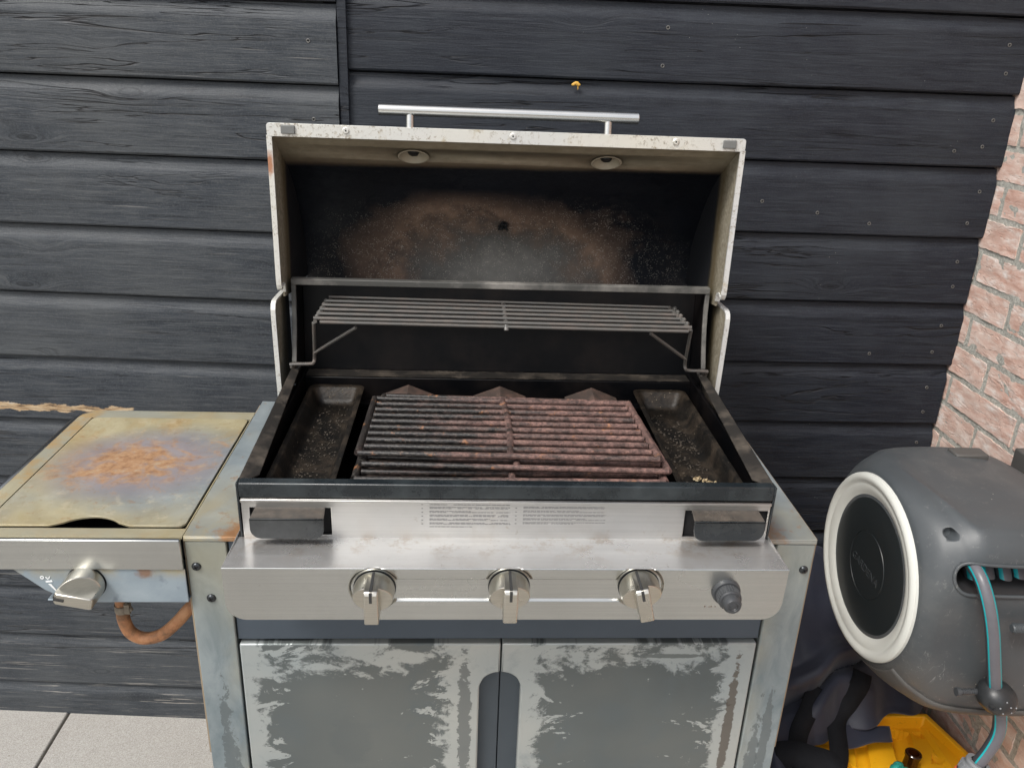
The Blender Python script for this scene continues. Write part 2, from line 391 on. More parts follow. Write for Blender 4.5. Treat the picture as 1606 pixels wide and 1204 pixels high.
def liner_m():
    m = Mt('sooty lid liner', .5, 0, .4, G); X = m.xyz()
    # heat line: clean greige near the lip, soot above the fire
    n = m.noise(7, 5, .6); wob = m.ma('MULTIPLY', m.ma('SUBTRACT', n, .5), .014)
    d = m.ma('ADD', m.ma('ADD', X[1], wob), m.ma('MULTIPLY', X[0], .02))
    f = m.noise(60, 5, .7)
    greige = m.mix(m.mr(f, .35, .65), (.25, .215, .15), (.34, .30, .22))
    greige = m.mix(m.mr(d, .385, .418, 0, .75), greige, (.09, .055, .03))
    soot = m.mix(m.mr(m.noise(5, 4), .35, .65), (.002, .003, .006), (.007, .009, .014))
    c = m.mix(m.mr(d, .412, .426), greige, soot)
    back = m.mr(X[1], .47, .50)
    e = m.ell((0, .5, .09), (.23, .3, .16), .6, 9)
    bl = m.mr(e, .2, .95, 1, 0)
    c = m.mix(m.ma('MULTIPLY', bl, back), c, m.mix(m.noise(80, 4), (.22, .22, .205), (.36, .35, .32)))
    e2 = m.ma('ABSOLUTE', m.ma('SUBTRACT', m.ell((-.01, .5, .10), (.205, .3, .16), 1.1, 9), .95))
    br = m.ma('MULTIPLY', m.ma('MULTIPLY', m.mr(e2, .02, .38, .9, 0), m.mr(m.noise(18, 5, .7), .3, .6, .25, 1)), back)
    c = m.mix(br, c, m.mix(f, (.15, .10, .075), (.38, .26, .185)))
    spk = m.ma('MULTIPLY', m.mr(m.vor(360), .16, .40, 1, 0), m.mr(m.noise(85, 5, .75), .44, .60))
    rg = m.mr(m.ell((0, .5, .11), (.35, .4, .19), .4, 6), .6, 1.05, 1, 0)
    c = m.mix(m.ma('MULTIPLY', m.ma('MULTIPLY', spk, rg), back), c, (.46, .43, .38))
    spk2 = m.ma('MULTIPLY', m.mr(m.vor(90), .03, .08, 1, 0), m.ma('MULTIPLY', rg, back))
    c = m.mix(spk2, c, (.6, .58, .52))
    m.col(c); m.ro(m.mr(f, .3, .7, .38, .62)); m.bump(m.noise(200, 3), .25, .001); return m.m
M['liner'] = liner_m()
def endplate_m():
    m = Mt('stained lid end', .55, 0, .4, G); X = m.xyz(); f = m.noise(130, 5, .7); n = m.noise(12, 5)
    g = m.mix(m.mr(f, .35, .65), (.20, .175, .125), (.36, .33, .26))
    d = m.ma('ADD', X[1], m.ma('MULTIPLY', m.ma('SUBTRACT', n, .5), .02))
    d = m.ma('ADD', d, m.ma('MULTIPLY', X[2], -.05))
    c = m.mix(m.mr(d, .382, .402), g, m.mix(f, (.006, .007, .010), (.018, .02, .024)))
    c = m.mix(m.ma('MULTIPLY', m.mr(d, .355, .385), m.mr(d, .385, .41, .9, 0)), c, (.10, .075, .035))
    m.col(c); m.bump(f, .4, .0015); return m.m
M['endplate'] = endplate_m()
def lip_m():
    m = Mt('dirty light lip', .38, .35, .5, G); X = m.xyz(); f = m.noise(190, 5, .75); n = m.noise(14, 4)
    c = m.mix(m.mr(m.noise(4, 3), .3, .7), (.66, .68, .69), (.74, .72, .64))
    c = m.mix(m.ma('MULTIPLY', m.mr(f, .54, .66), m.mr(n, .38, .6)), c, (.24, .19, .12))
    c = m.mix(m.mr(m.noise(28, 5, .7), .6, .72, 0, .6), c, (.42, .33, .17))
    ru = m.mr(m.ell((-.3415, .33, .333), (.006, .03, .019), 1.3, 90), .45, 1.1, .85, 0)
    c = m.mix(ru, c, (.42, .15, .05))
    m.col(c); m.bump(f, .3, .001); return m.m
M['lip'] = lip_m()
def galva(name, kind):
    m = Mt(name, .45, .35, .5, G); X = m.xyz()
    n1 = m.noise(11, 6, .65, .6); n2 = m.noise(3.2, 4, .6); f = m.noise(110, 5, .7)
    blue = m.mix(m.mr(n1, .3, .7), (.21, .25, .27), (.34, .385, .40))
    yel = m.mix(m.mr(n1, .3, .7), (.40, .33, .18), (.52, .47, .31))
    och = m.mix(m.mr(m.noise(38, 6, .72), .35, .65), (.40, .27, .12), (.56, .44, .25))
    rust = m.mix(m.noise(60, 4), (.27, .115, .045), (.46, .24, .10))
    st = m.noise(1., 5, .65, .5, k=(20, 9, 20), v=m.P)
    if kind == 'lid':
        e = m.ell((-.50, .225, -.1), (.165, .155, 1), .45, 6)
        c = m.mix(m.mr(e, .55, 1.02), blue, yel)
        c = m.mix(m.ma('MULTIPLY', m.mr(st, .47, .62), m.mr(X[1], .22, .37, .12, .9)), c, och)
        c = m.mix(m.ma('MULTIPLY', m.mr(n2, .46, .62, 0, .65), m.mr(X[1], .33, .2, 0, 1)), c, blue)
        c = m.mix(m.mr(m.noise(48, 6, .75), .55, .68, 0, .45), c, (.62, .55, .40))
        pe = m.ell((-.548, .236, -.1), (.135, .108, 1), .3, 8)
        c = m.mix(m.mr(pe, .62, 1.15, .75, 0), c, m.mix(n1, (.30, .235, .25), (.38, .33, .335)))
        rr = m.ma('ADD', m.ell((-.553, .232, -.1), (.142, .100, 1), .9, 9), m.ma('MULTIPLY', m.ma('SUBTRACT', m.noise(24, 6, .68, 1.2), .5), 2.3))
        c = m.mix(m.mr(rr, .30, .80, .92, 0), c, m.ramp(m.noise(70, 5, .7), [(.3, (.24, .12, .06)), (.45, (.46, .25, .12)), (.58, (.54, .33, .18)), (.7, (.52, .40, .27))]))
        r3 = m.ma('MULTIPLY', m.mr(m.noise(30, 6, .75, k=(1, 1.6, 1)), .60, .66), m.mr(e, .2, 1.5, .5, .8))
        c = m.mix(m.ma('MULTIPLY', r3, .6), c, rust)
        c = m.mix(m.mr(f, .56, .7, 0, .4), c, (.30, .21, .11))
    elif kind == 'frame':
        c = m.mix(m.mr(n2, .35, .62), (.36, .36, .30), yel)
        c = m.mix(m.ma('MULTIPLY', m.mr(m.noise(24, 6, .72), .48, .62, 0, .9), m.mr(X[0], -.665, -.685, .25, 1)), c, (.46, .31, .14))
    elif kind == 'top':
        c = m.mix(m.mr(n2, .5, .72), blue, m.mix(.5, blue, yel))
        cor = m.ma('MULTIPLY', m.mr(X[1], .05, .21, 1, 0), m.mr(X[0], -.1, .1, 1, .35))
        c = m.mix(m.ma('MULTIPLY', cor, m.mr(st, .4, .6, .1, .9)), c, (.40, .34, .21))
        for q, kk in (((-.345, .045, -.1), .9), ((.345, .06, -.1), .6)):
            ru = m.ma('ADD', m.ell(q, (.045, .06, 1)), m.ma('MULTIPLY', m.ma('SUBTRACT', m.noise(45, 6, .75), .5), 2.4))
            c = m.mix(m.mr(ru, .35, .85, kk, 0), c, rust)
        c = m.mix(m.mr(m.noise(40, 5, .7), .60, .68, 0, .7), c, (.32, .20, .11))
    elif kind == 'post':
        c = m.mix(m.mr(m.noise(1., 5, .65, .6, k=(22, 5, 10)), .35, .65), (.17, .215, .235), (.29, .335, .35))
        up = m.ma('MULTIPLY', m.mr(X[2], -.30, -.11), m.mr(X[0], -.1, .1, 1, .5)); c = m.mix(m.ma('MULTIPLY', up, m.mr(n2, .35, .65, .1, .9)), c, (.35, .33, .24))
        edge = m.mr(m.ma('ABSOLUTE', X[0]), .390, .368, 0, .45); c = m.mix(m.ma('MULTIPLY', edge, m.mr(n1, .35, .6)), c, (.33, .32, .25))
        jag = m.ma('MULTIPLY', m.ma('SUBTRACT', m.noise(1., 6, .75, .5, k=(60, 1, 40)), .5), 2.6)
        for q, rr_ in (((-.388, .04, -.60), (.013, .1, .25)), ((.397, .04, -.46), (.008, .1, .105)), ((.383, .04, -.54), (.010, .1, .15))):
            st_ = m.ma('ADD', m.ell(q, rr_), jag); c = m.mix(m.mr(st_, .85, .95, .75, 0), c, (.115, .135, .14))
    elif kind == 'burner':
        c = m.mix(m.mr(n1, .3, .7), (.24, .30, .35), (.35, .41, .45))
        c = m.mix(m.ma('MULTIPLY', m.mr(X[2], -.165, -.146), m.mr(m.noise(16, 4), .4, .6)), c, (.38, .32, .19))
        ru = m.ma('ADD', m.ell((-.47, .03, -.151), (.012, 1, .010)), m.ma('MULTIPLY', m.ma('SUBTRACT', m.noise(120, 5, .7), .5), 1.5))
        c = m.mix(m.mr(ru, .5, 1.1, .8, 0), c, (.24, .12, .06))
        c = m.mix(m.mr(m.noise(34, 3, .5), .62, .7, 0, .5), c, (.13, .16, .19))
    m.col(c); m.ro(m.mr(n1, .3, .7, .34, .55)); m.bump(n1, .12, .002); m.bump(f, .15, .0008)
    return m.m
for k in ('lid', 'frame', 'top', 'post', 'burner'): M['g_'+k] = galva('heat stained metal ' + k, k)
def door_m(name, cx, sgn):
    m = Mt(name, .5, .45, .5, G); X = m.xyz(); n1 = m.noise(14, 6, .68, .4); n2 = m.noise(4, 3); f = m.noise(60, 5, .7)
    pale = m.mix(m.mr(n2, .35, .65), (.34, .385, .395), (.46, .475, .45))
    pale = m.mix(m.mr(n1, .55, .7, 0, .6), pale, (.26, .295, .31))
    dark = m.mix(m.mr(n2, .3, .7), (.092, .110, .114), (.14, .152, .145))
    dark = m.mix(m.mr(n1, .5, .65, 0, .5), dark, (.115, .138, .145))
    # smeared film with a torn outline
    j1 = m.ma('SUBTRACT', m.noise(1., 7, .66, .9, k=(13, 1, 17), v=m.add(m.P, (sgn*2.3, 0, 0))), .5)
    j2 = m.ma('SUBTRACT', m.noise(1., 7, .74, .5, k=(48, 1, 62)), .5)
    x0, x1 = (-.338, -.078) if sgn < 0 else (.050, .318)
    xc, xr = (x0+x1)/2, (x1-x0)/2
    ex = m.ma('MULTIPLY', m.ma('ABSOLUTE', m.ma('SUBTRACT', X[0], xc)), 1/xr)
    top = m.ma('ADD', X[2], m.mr(X[0], x0, x1, .016, -.004) if sgn < 0 else m.mr(X[0], x0, x1, .016, -.006))
    ez = m.mr(top, -.45, -.303, 0, 1)
    d_ = m.ma('ADD', m.ma('MAXIMUM', ex, ez), m.ma('ADD', m.ma('MULTIPLY', j1, .95), m.ma('MULTIPLY', j2, .50)))
    mk = m.mr(d_, .94, 1.02, 1, 0)
    tears = m.ma('MULTIPLY', m.mr(m.ma('ADD', m.noise(1., 6, .72, .5, k=(16, 1, 34), v=m.add(m.P, (sgn, 0, 0))), m.ma('MULTIPLY', ex, .13)), .685, .70, 1, 0), 1.)
    mk = m.ma('MULTIPLY', mk, tears)
    c = m.mix(m.ma('MULTIPLY', mk, .93), pale, dark)
    jj = m.ma('MULTIPLY', j2, 2.6)
    st = m.ma('ADD', m.ell(((-.052 if sgn < 0 else .338), .04, -.42), ((.010 if sgn < 0 else .007), 1, .125)), jj)
    c = m.mix(m.mr(st, .9, .97, .85, 0), c, (.16, .172, .168) if sgn < 0 else (.105, .088, .072))
    if sgn > 0:
        st = m.ma('ADD', m.ell((.235, .04, -.2935), (.055, 1, .0042)), m.ma('MULTIPLY', j2, 1.6)); c = m.mix(m.mr(st, .9, .97, .85, 0), c, (.13, .15, .148))
    else:
        st = m.ell((-.215, .04, -.445), (.035, 1, .05), .6, 20); c = m.mix(m.ma('MULTIPLY', m.mr(m.ma('ADD', st, m.ma('MULTIPLY', j1, 1.6)), .7, 1., .2, 0), 1.), c, (.09, .11, .12))
    m.col(c); m.ro(m.mr(mk, 0, 1, .42, .55)); m.bump(n1, .08, .001); m.bump(m.noise(1., 3, k=(400, 50, 4)), .08, .0004)
    return m.m
M['doorL'] = door_m('smeared door steel left', -.2, -1); M['doorR'] = door_m('smeared door steel right', .17, 1)
M['header'] = m_plain('blue grey sheet', (.075, .095, .12), .45, .4, sc_=14, var=.15, off=G)
M['recess'] = m_plain('dark grip recess', (.07, .085, .10), .5, .4, sc_=20, off=G)
M['side_tan'] = m_plain('tan edge panel', (.34, .27, .19), .5, .3, sc_=40, off=G)
M['hose_or'] = None
def gas_m():
    m = Mt('orange rubber hose', .6, 0, .4, G); n = m.noise(30, 5, .7); c = m.ramp(n, [(.35, (.16, .085, .045)), (.5, (.36, .165, .075)), (.65, (.46, .24, .12))])
    X = m.xyz(); up = m.mr(m.noise(12, 4), .52, .62)
    c = m.mix(m.ma('MULTIPLY', up, .7), c, (.13, .10, .075)); m.col(c); m.bump(n, .3, .001); return m.m
M['gas'] = gas_m()
M['clamp'] = m_plain('corroded clamp', (.22, .19, .15), .6, .6, sc_=150, var=.6)
M['rubber'] = m_plain('grey rubber pad', (.16, .165, .16), .7)
M['print'] = m_plain('black print', (.03, .03, .03), .6)
M['white_print'] = m_plain('white print', (.8, .82, .82), .5)
M['button'] = m_plain('grey plastic button', (.045, .048, .052), .42)
M['bolt'] = m_plain('dark bolt', (.06, .065, .07), .3, .8, sc_=200, var=.4)
# ------------------------------------------------------------------ ground and paving
bm = NB(); grid(bm, 8, 8, lambda u, v: (-1500+3000*u, -1500+3000*v, -.958))
obj('ground', bm, M['ground'], kind='structure')
bm = NB()
def slab(x0, x1, y0, y1):
    if y1 > .72 and x1 > -3: y1 = min(y1, .72)
    if y1-y0 > .05: box(bm, x0+.0025, x1-.0025, y0+.0025, y1-.0025, -1.0, -.95+random.uniform(-.0008, .0008))
for i in range(-9, 9):
    for j in range(-12, 1): slab(-.953+.6*i, -.353+.6*i, .12+.6*j-0, .72+.6*j)
obj('paving', bm, M['paving'], bevel=.003, kind='structure')

# ------------------------------------------------------------------ wooden walls
def board(bm, yf, x0, x1, z0, z1, nx, cut=0., seed=0):
    """one lap board: flat face, cove at the top running under the next board. yf(x) gives the face plane"""
    P = z1-z0
    prof = [(.0215, -.003), (.002, -.002), (.0, .001), (.0, P-.034), (.0008, P-.029), (.0035, P-.0235), (.0072, P-.017), (.0096, P-.010), (.0103, P-.0055), (.0190, P-.0040), (.0190, P+.008), (.0215, P+.008)]
    def f(u, v):
        x = x0+(x1-x0)*u
        return x
    rings = []
    for i in range(nx+1):
        x = x0+(x1-x0)*i/nx
        wv = noise.noise(V(x*2.3, seed*3.1, 0))*.0007; wz = noise.noise(V(x*1.7, seed*5.7, 4))*.0011
        rings.append([bm.verts.new((x+(cut*(dz/P) if i == nx else 0), yf(x)+dy+wv, z0+dz+wz)) for dy, dz in prof])
    n = len(prof)
    for a, b in zip(rings, rings[1:]):
        for k in range(n): bm.faces.new((a[k], a[(k+1) % n], b[(k+1) % n], b[k]))
    bm.faces.new(rings[0]); bm.faces.new(list(reversed(rings[-1])))
def screw_head(bm, c, r=.0033, n=12):
    lathe(bm, c, (0, -1, 0), [(-.001, r), (.0004, r), (.0007, r*.8), (.0003, r*.5), (-.0004, r*.3), (-.0006, 0)], n)
    for a in (.3, 1.87):
        ax = V(math.cos(a), 0, math.sin(a)); obox(bm, Vector(c)+V(0, -.0004, 0), ax, V(0, 1, 0), ax.cross(V(0, 1, 0)), r*.6, .0003, r*.14, 1)

wl = root('wooden_wall', (-1.0, .64, -.95), 'faded, brighter-lit greyish black board wall section behind the side burner, left of the lid', 'wall')
wl['kind'] = 'thing'
yL = lambda x: .588-.065*(x+.28)
seams = [-.952, -.86, -.728, -.603, -.468, -.337, -.207, -.0742, .0527, .1796, .3065, .4334, .5603, .687, .814, .94, 1.07]
for i, (a, b) in enumerate(zip(seams, seams[1:])):
    bm = NB(); board(bm, yL, -5.0, -.2785+random.uniform(-.0015, .0015), a, b, 70, seed=i)
    obj('board', bm, M['woodL'], wl, ang=25)
def place(bmf, xs, nm, mat, par, yf):
    for (x, z) in xs:
        bm = NB(); bmf(bm, (x, yf(x)-.0003, z)); obj(nm, bm, mat, par)
ZS = [M['screw_zinc'], M['dark_hole']]
place(screw_head, [(-.325, .498), (-.322, .375)], 'screw', ZS, wl, yL)
wr = root('wooden_wall', (.3, .6, -.95), 'darker, shaded black board wall section behind the lid handle, running to the brick wall', 'wall')
wr['kind'] = 'thing'
yR = lambda x: .6
seams = [-.953, -.815, -.687, -.56, -.432, -.305, -.178, -.0505, .0757, .2042, .3335, .458, .584, .711, .838, .965, 1.09]
for i, (a, b) in enumerate(zip(seams, seams[1:])):
    bm = NB(); board(bm, yR, -.30, .908+random.uniform(-.003, .002), a, b, 26, seed=i+40)
    obj('board', bm, M['woodR'], wr, ang=25)
bm = NB(); box(bm, -.277, -.262, .592, .612, -.95, 1.09); obj('cover_strip', bm, M['woodR'], wr, bevel=.001)
bm = NB(); box(bm, -5.0, .905, .90, .97, -.95, 1.09); obj('frame_batten', bm, M['black_gap'], wr)
pr = []
for z0, z1 in zip(seams, seams[1:]):
    pr += [(.866+random.uniform(-.006, .008), z0+.028+random.uniform(-.004, .006)), (.872+random.uniform(-.006, .008), z0+.078+random.uniform(-.004, .006))]
pr += [(.813, .358), (.476, .259), (.582, .241), (.683, .224), (.272, .541), (.269, .481), (.735, -.03)]
place(screw_head, pr, 'screw', ZS, wr, yR)
bm = NB()
for q in range(5):
    bmesh.ops.create_icosphere(bm, subdivisions=2, radius=.0035, matrix=Matrix.Translation((.118+q*.0022, .596, .449-abs(q-2)*.0016)) @ Matrix.Diagonal((1, .7, random.uniform(.6, 1.1), 1)))
bmesh.ops.create_icosphere(bm, subdivisions=1, radius=.002, matrix=Matrix.Translation((.126, .597, .442)) @ Matrix.Diagonal((.7, .8, 2.4, 1)))
obj('resin_drop', bm, m_plain('amber resin', (.62, .36, .06), .35), wr, label='small yellow drop of resin')

# ------------------------------------------------------------------ brick wall
bwr = root('brick_wall', (.95, -.3, -.95), 'rough pinkish brick wall with grey mortar behind the hose reel', 'wall')
bwr['kind'] = 'thing'
bm = NB(); rs = random.Random(3)
def brick(y0, y1, z0, z1, seed):
    nu, nv = max(5, int((y1-y0)/.008)), 9
    tl = rs.uniform(-.0015, .0015)
    vs = {}
    for i in range(nu+1):
        for j in range(nv+1):
            y = y0+(y1-y0)*min(1, max(0, (i-1)/(nu-2))); z = z0+(z1-z0)*min(1, max(0, (j-1)/(nv-2)))
            ed = min(i, nu-i, j*1., (nv-j)*1.)
            n_ = noise.fractal(V(y*38+seed*7, z*60, seed), 1., 2., 4)
            dep = -.0035-.0016*n_+tl*.5
            if ed == 0: dep = .006
            if ed <= 1: y += noise.noise(V(y*90, z*90, seed))*.0022; z += noise.noise(V(y*120, z*90, seed+9))*.0022
            vs[i, j] = bm.verts.new((.912+dep, y, z))
    for i in range(nu):
        for j in range(nv): bm.faces.new((vs[i, j], vs[i+1, j], vs[i+1, j+1], vs[i, j+1]))
z = -.93-.0585*0; row = 0
while z < 1.08:
    y = .615-(0.02 if row % 2 else .125)+rs.uniform(-.02, .02); y2 = .62
    first = True
    while y2 > -.9:
        if first: brick(y, .64, z, z+.051, row*31.7); y2 = y-.012; first = False
        else:
            L = rs.uniform(.195, .208); brick(y2-L, y2, z, z+.051, row*31.7+y2*9); y2 -= L+.011+rs.uniform(0, .003)
    z += .0620; row += 1
obj('brick_face', bm, M['brick'], bwr, ang=50)
bm = NB()
grid(bm, 150, 200, lambda u, v: (.9098+.0016*noise.fractal(V(u*150*.25, v*200*.25, 3), 1., 2., 3), -.9+1.54*u, -.96+2.06*v))
box(bm, .93, 1.12, -.9, .64, -.96, 1.1)
obj('mortar_bed', bm, M['mortar'], bwr)
# ------------------------------------------------------------------ gas grill
gr = root('gas_grill', (0, .2, -.95), 'large weathered gas grill with open lid, three front knobs and a rusty side burner', 'grill')
X_ = lambda x: (lambda a, b: (x, a, b))          # plate in the y-z plane at x
Y_ = lambda y: (lambda a, b: (a, y, b))          # plate in the x-z plane at y
Z_ = lambda z: (lambda a, b: (a, b, z))

# firebox
bm = NB()
box(bm, -.325, -.319, .004, .43, -.13, -.004); box(bm, .319, .325, .004, .43, -.13, -.004)
box(bm, -.319, .319, .004, .010, -.13, -.022); box(bm, -.319, .319, .010, .030, -.040, -.034)
box(bm, -.319, .319, .372, .378, -.13, -.012); box(bm, -.319, .319, .352, .372, -.052, -.046)
box(bm, -.319, .319, .010, .372, -.13, -.124)
box(bm, -.319, .319, .372, .43, -.0145, -.0085)      # rear ledge
plate(bm, [(.409, -.009), (.430, .136), (.436, .136), (.415, -.009)], [], X_(-.3252), (.6504, 0, 0))
fb = obj('firebox', bm, M['black_enamel'], gr, bevel=.0012)
chk = [(.342, .012), (.347, .030), (.354, .048), (.362, .070), (.368, .092), (.372, .115), (.374, .150), (.384, .150), (.430, .132), (.442, .125), (.442, -.008), (.338, -.008)]
for x in (-.331, .325):
    bm = NB(); plate(bm, chk, [], X_(x), (.006, 0, 0)); obj('firebox_cheek', bm, M['black_enamel'], gr, bevel=.0012)
bm = NB()
for x in (-.3315, .3245):
    edge = chk[:7]; inner = [(a+.0035, b) for a, b in reversed(edge)]
    plate(bm, [(a-.002, b) for a, b in edge]+inner, [], X_(x), (.007, 0, 0))
box(bm, -.331, .331, .370, .3745, .1450, .1545); box(bm, -.331, .331, .3745, .384, .1505, .1545)
obj('rear_lip', bm, M['cheek_edge'], gr, bevel=.001)
bm = NB()
for x in range(0, 1):
    grid(bm, 120, 3, lambda u, v: (-.318+.636*u, .3755+.030*v, -.0078+.0012*noise.noise(V(u*160, v*6, 2))))
obj('ledge_dirt', bm, M['rim_dusty'], gr)
# side rims: an inward leaning dusty flange
for s in (-1, 1):
    bm = NB()
    o = [(s*.331, 0.0), (s*.331, .342), (s*.3195, .346), (s*.311, .028), (s*.326, .004)]
    def f(a, b, s=s): return (a, b, .0205*(b/.342)+.0-(.331-abs(a))*.28)
    plate(bm, o, [], f, (0, 0, -.002))
    for (a, b), (c, d) in (((s*.331, 0.0), (s*.331, .342)),):
        A, B = V(*f(a, b)), V(*f(c, d))
        vs = [bm.verts.new(p) for p in (A, B, B+V(0, 0, -.12), A+V(0, 0, -.085))]; bm.faces.new(vs)
        vs2 = [bm.verts.new(p+V(-s*.002, 0, -.002)) for p in (A, B, B+V(0, 0, -.12), A+V(0, 0, -.085))]; bm.faces.new(vs2)
    obj('side_rim', bm, M['rim_dusty'], gr, bevel=.0006)
    bm = NB()
    lathe(bm, (s*.3262, .344, .019), (0, -.5, 1), [(0, .009), (.003, .009), (.0045, .006), (.0045, 0)], 16)
    lathe(bm, (s*.3262, .338, .022), (0, -.5, 1), [(0, .0045), (.006, .0045), (.006, 0)], 12)
    obj('rim_bolt', bm, M['rim_dusty'], gr)
bm = NB(); box(bm, -.330, .330, -.003, .012, -.0195, .0005)
obj('front_rim', bm, M['rim_black'], gr, bevel=.002)
for s in (-1, 1):
    bm = NB(); plate(bm, [(-.003, .0005), (.012, .0005), (.012, -.085), (.001, -.085), (-.002, -.06)], [], X_(s*.331-.0015), (.003, 0, 0))
    obj('corner_upright', bm, M['rim_black'], gr, bevel=.001)
# burner tents
for x in (-.150, -.001, .150):
    bm = NB(); hw = .043
    yb, yf, zb = .364, .03, -.034
    A = [(x-hw, yf, zb-.04), (x, yf, zb-.018), (x+hw, yf, zb-.04)]
    B = [(x-hw, yb, zb), (x, yb-.004, zb+.019), (x+hw, yb, zb)]
    va = [bm.verts.new(p) for p in A]; vb = [bm.verts.new(p) for p in B]
    lo = [bm.verts.new((p[0], p[1], p[2]-.012)) for p in (B[0], B[2])]
    bm.faces.new((va[0], va[1], vb[1], vb[0])); bm.faces.new((va[1], va[2], vb[2], vb[1]))
    mid = bm.verts.new((x, yb-.05, zb+.006))
    bm.faces.new((vb[0], vb[1], vb[2], lo[1], lo[0]))
    bm.faces.new(va)
    o = obj('burner_cover', bm, M['tent'], gr)
    bm = NB(); lathe(bm, (x, yb-.012, zb+.0135), (0, -.4, 1), [(0, .0022), (.0006, .0022), (.0006, 0)], 10)
    obj('vent_hole', bm, M['dark_hole'], o)
bm = NB()
for x in (-.150, -.001, .150): tube(bm, [(x, .012, -.1), (x, .37, -.1)], .012, 12)
obj('burner_tube', bm, M['tent'], gr)

# steel front panel with handle cut-outs, black drip tray handles
hl = [rrect(-.3185, -.2205, -.0715, -.0335, .011, 4, (1, 0, 0, 0)), rrect(.2205, .3265, -.0715, -.0335, .011, 4, (0, 1, 0, 0))]
bm = NB(); plate(bm, [(-.3285, -.0785), (.3285, -.0785), (.3285, -.0215), (-.3285, -.0215)], hl, Y_(-.0015), (0, .0025, 0))
box(bm, -.3285, .3285, -.0045, -.0015, -.0255, -.0215)
obj('instruction_panel', bm, M['steel_text'], gr, bevel=.0007)
bm = NB(); box(bm, -.325, .3285, .0035, .006, -.0785, -.0215); obj('panel_backing', bm, M['dark_hole'], gr)  # black sheet in place of the shade behind the cut-outs
for x0, x1 in ((-.3135, -.2255), (.2265, .3155)):
    bm = NB()
    plate(bm, rrect(x0, x1, -.0625, -.0355, .013, 5, (1, 1, 0, 0)), [], Y_(-.0255), (0, .002, 0))
    vs = [(x0, -.0255, -.0355), (x1, -.0255, -.0355), (x1-.002, .003, -.0325), (x0+.002, .003, -.0325)]
    t = [bm.verts.new(p) for p in vs]; b_ = [bm.verts.new((p[0], p[1], p[2]-.002)) for p in vs]
    bm.faces.new(t); bm.faces.new(list(reversed(b_)))
    for i in range(4): bm.faces.new((t[i], b_[i], b_[(i+1) % 4], t[(i+1) % 4]))
    obj('drip_tray_handle', bm, M['tab_black'], gr, bevel=.0018)
# worn warning print: rows of tiny illegible marks
bm = NB(); rt = random.Random(11)
for (x0, x1, z0, n) in ((-.100, .001, -.0275, 12), (.016, .121, -.0262, 11)):
    for r in range(n):
        z = z0-r*.00275-(.0012 if r % 2 else 0); x = x0+(0 if r % 2 else -.0)
        xe = x1-(rt.uniform(.02, .05) if r in (3, n-1, 7) else rt.uniform(0, .004))
        while x < xe:
            L = rt.uniform(.0012, .0065)
            if rt.random() < (.97 if x0 > 0 else .93):
                box(bm, x, min(x+L, xe), -.0019, -.00165, z-.00042, z+.00042)
            x += L+rt.uniform(.0004, .0011)
        if r % 2 == 0: box(bm, x0-.010, x0-.0078, -.0019, -.00165, z-.0005, z+.0005)
obj('warning_text', bm, m_plain('worn grey print', (.21, .21, .21), .6), gr)

# control panel
KX = [(-.1615, -.101, 0), (-.0025, -.099, 0), (.1535, -.0975, -14)]
def sd(x, z):
    d = 1e9
    for kx, kz, _ in KX: d = min(d, math.hypot(x-kx, z-kz)-.0305)
    if -.16 < x < .153:
        d = min(d, max(abs(z+.1025)-.0165, -.16-x, x-.153))
    return d
def zlow(x):
    r = .024; zb = -.1465
    for e in (-.3395+.003, .3365-.003):
        t = r-abs(x-e)
        if abs(x-e) < r: return zb+r-math.sqrt(max(0, r*r-t*t))
    return zb
bm = NB()
def fc(u, v):
    x = -.3365+.670*u
    x += 0
    z = zlow(x)+( -.0725-zlow(x))*v
    t = max(0., min(1., (-sd(x, z))/.0026)); t = t*t*(3-2*t)
    return (x, -.0735+.0032*t+(-.0725-z)*.045, z)
gv = grid(bm, 460, 52, fc)
top = [gv[i][52] for i in range(461)]
b2 = [bm.verts.new((v.co.x, v.co.y+.0007, v.co.z+.0008)) for v in top]
for i in range(460): bm.faces.new((top[i], top[i+1], b2[i+1], b2[i]))
back = [bm.verts.new((gv[i][0].co.x, .02, gv[i][0].co.z+.001)) for i in range(461)]
for i in range(460): bm.faces.new((gv[i][0], gv[i+1][0], back[i+1], back[i]))
for side in (0, 460):
    col = [gv[side][j] for j in range(53)]; o2 = [bm.verts.new((v.co.x, .02, v.co.z)) for v in col]
    for j in range(52): bm.faces.new((col[j], col[j+1], o2[j+1], o2[j]))
cp = obj('control_panel', bm, M['steel'], gr, ang=50)
bm = NB(); grid(bm, 60, 8, lambda u, v: (-.3365+.670*u, -.0728+(.0728-.001)*v, -.0717-.0035*v+.0004*noise.noise(V(u*30, v*6, 0))))
box(bm, -.3365, -.3355, -.0725, 0.02, -.078, -.0722); box(bm, .3325, .3335, -.0725, 0.02, -.078, -.0722)
obj('ledge', bm, M['steel_ledge'], cp, ang=50)
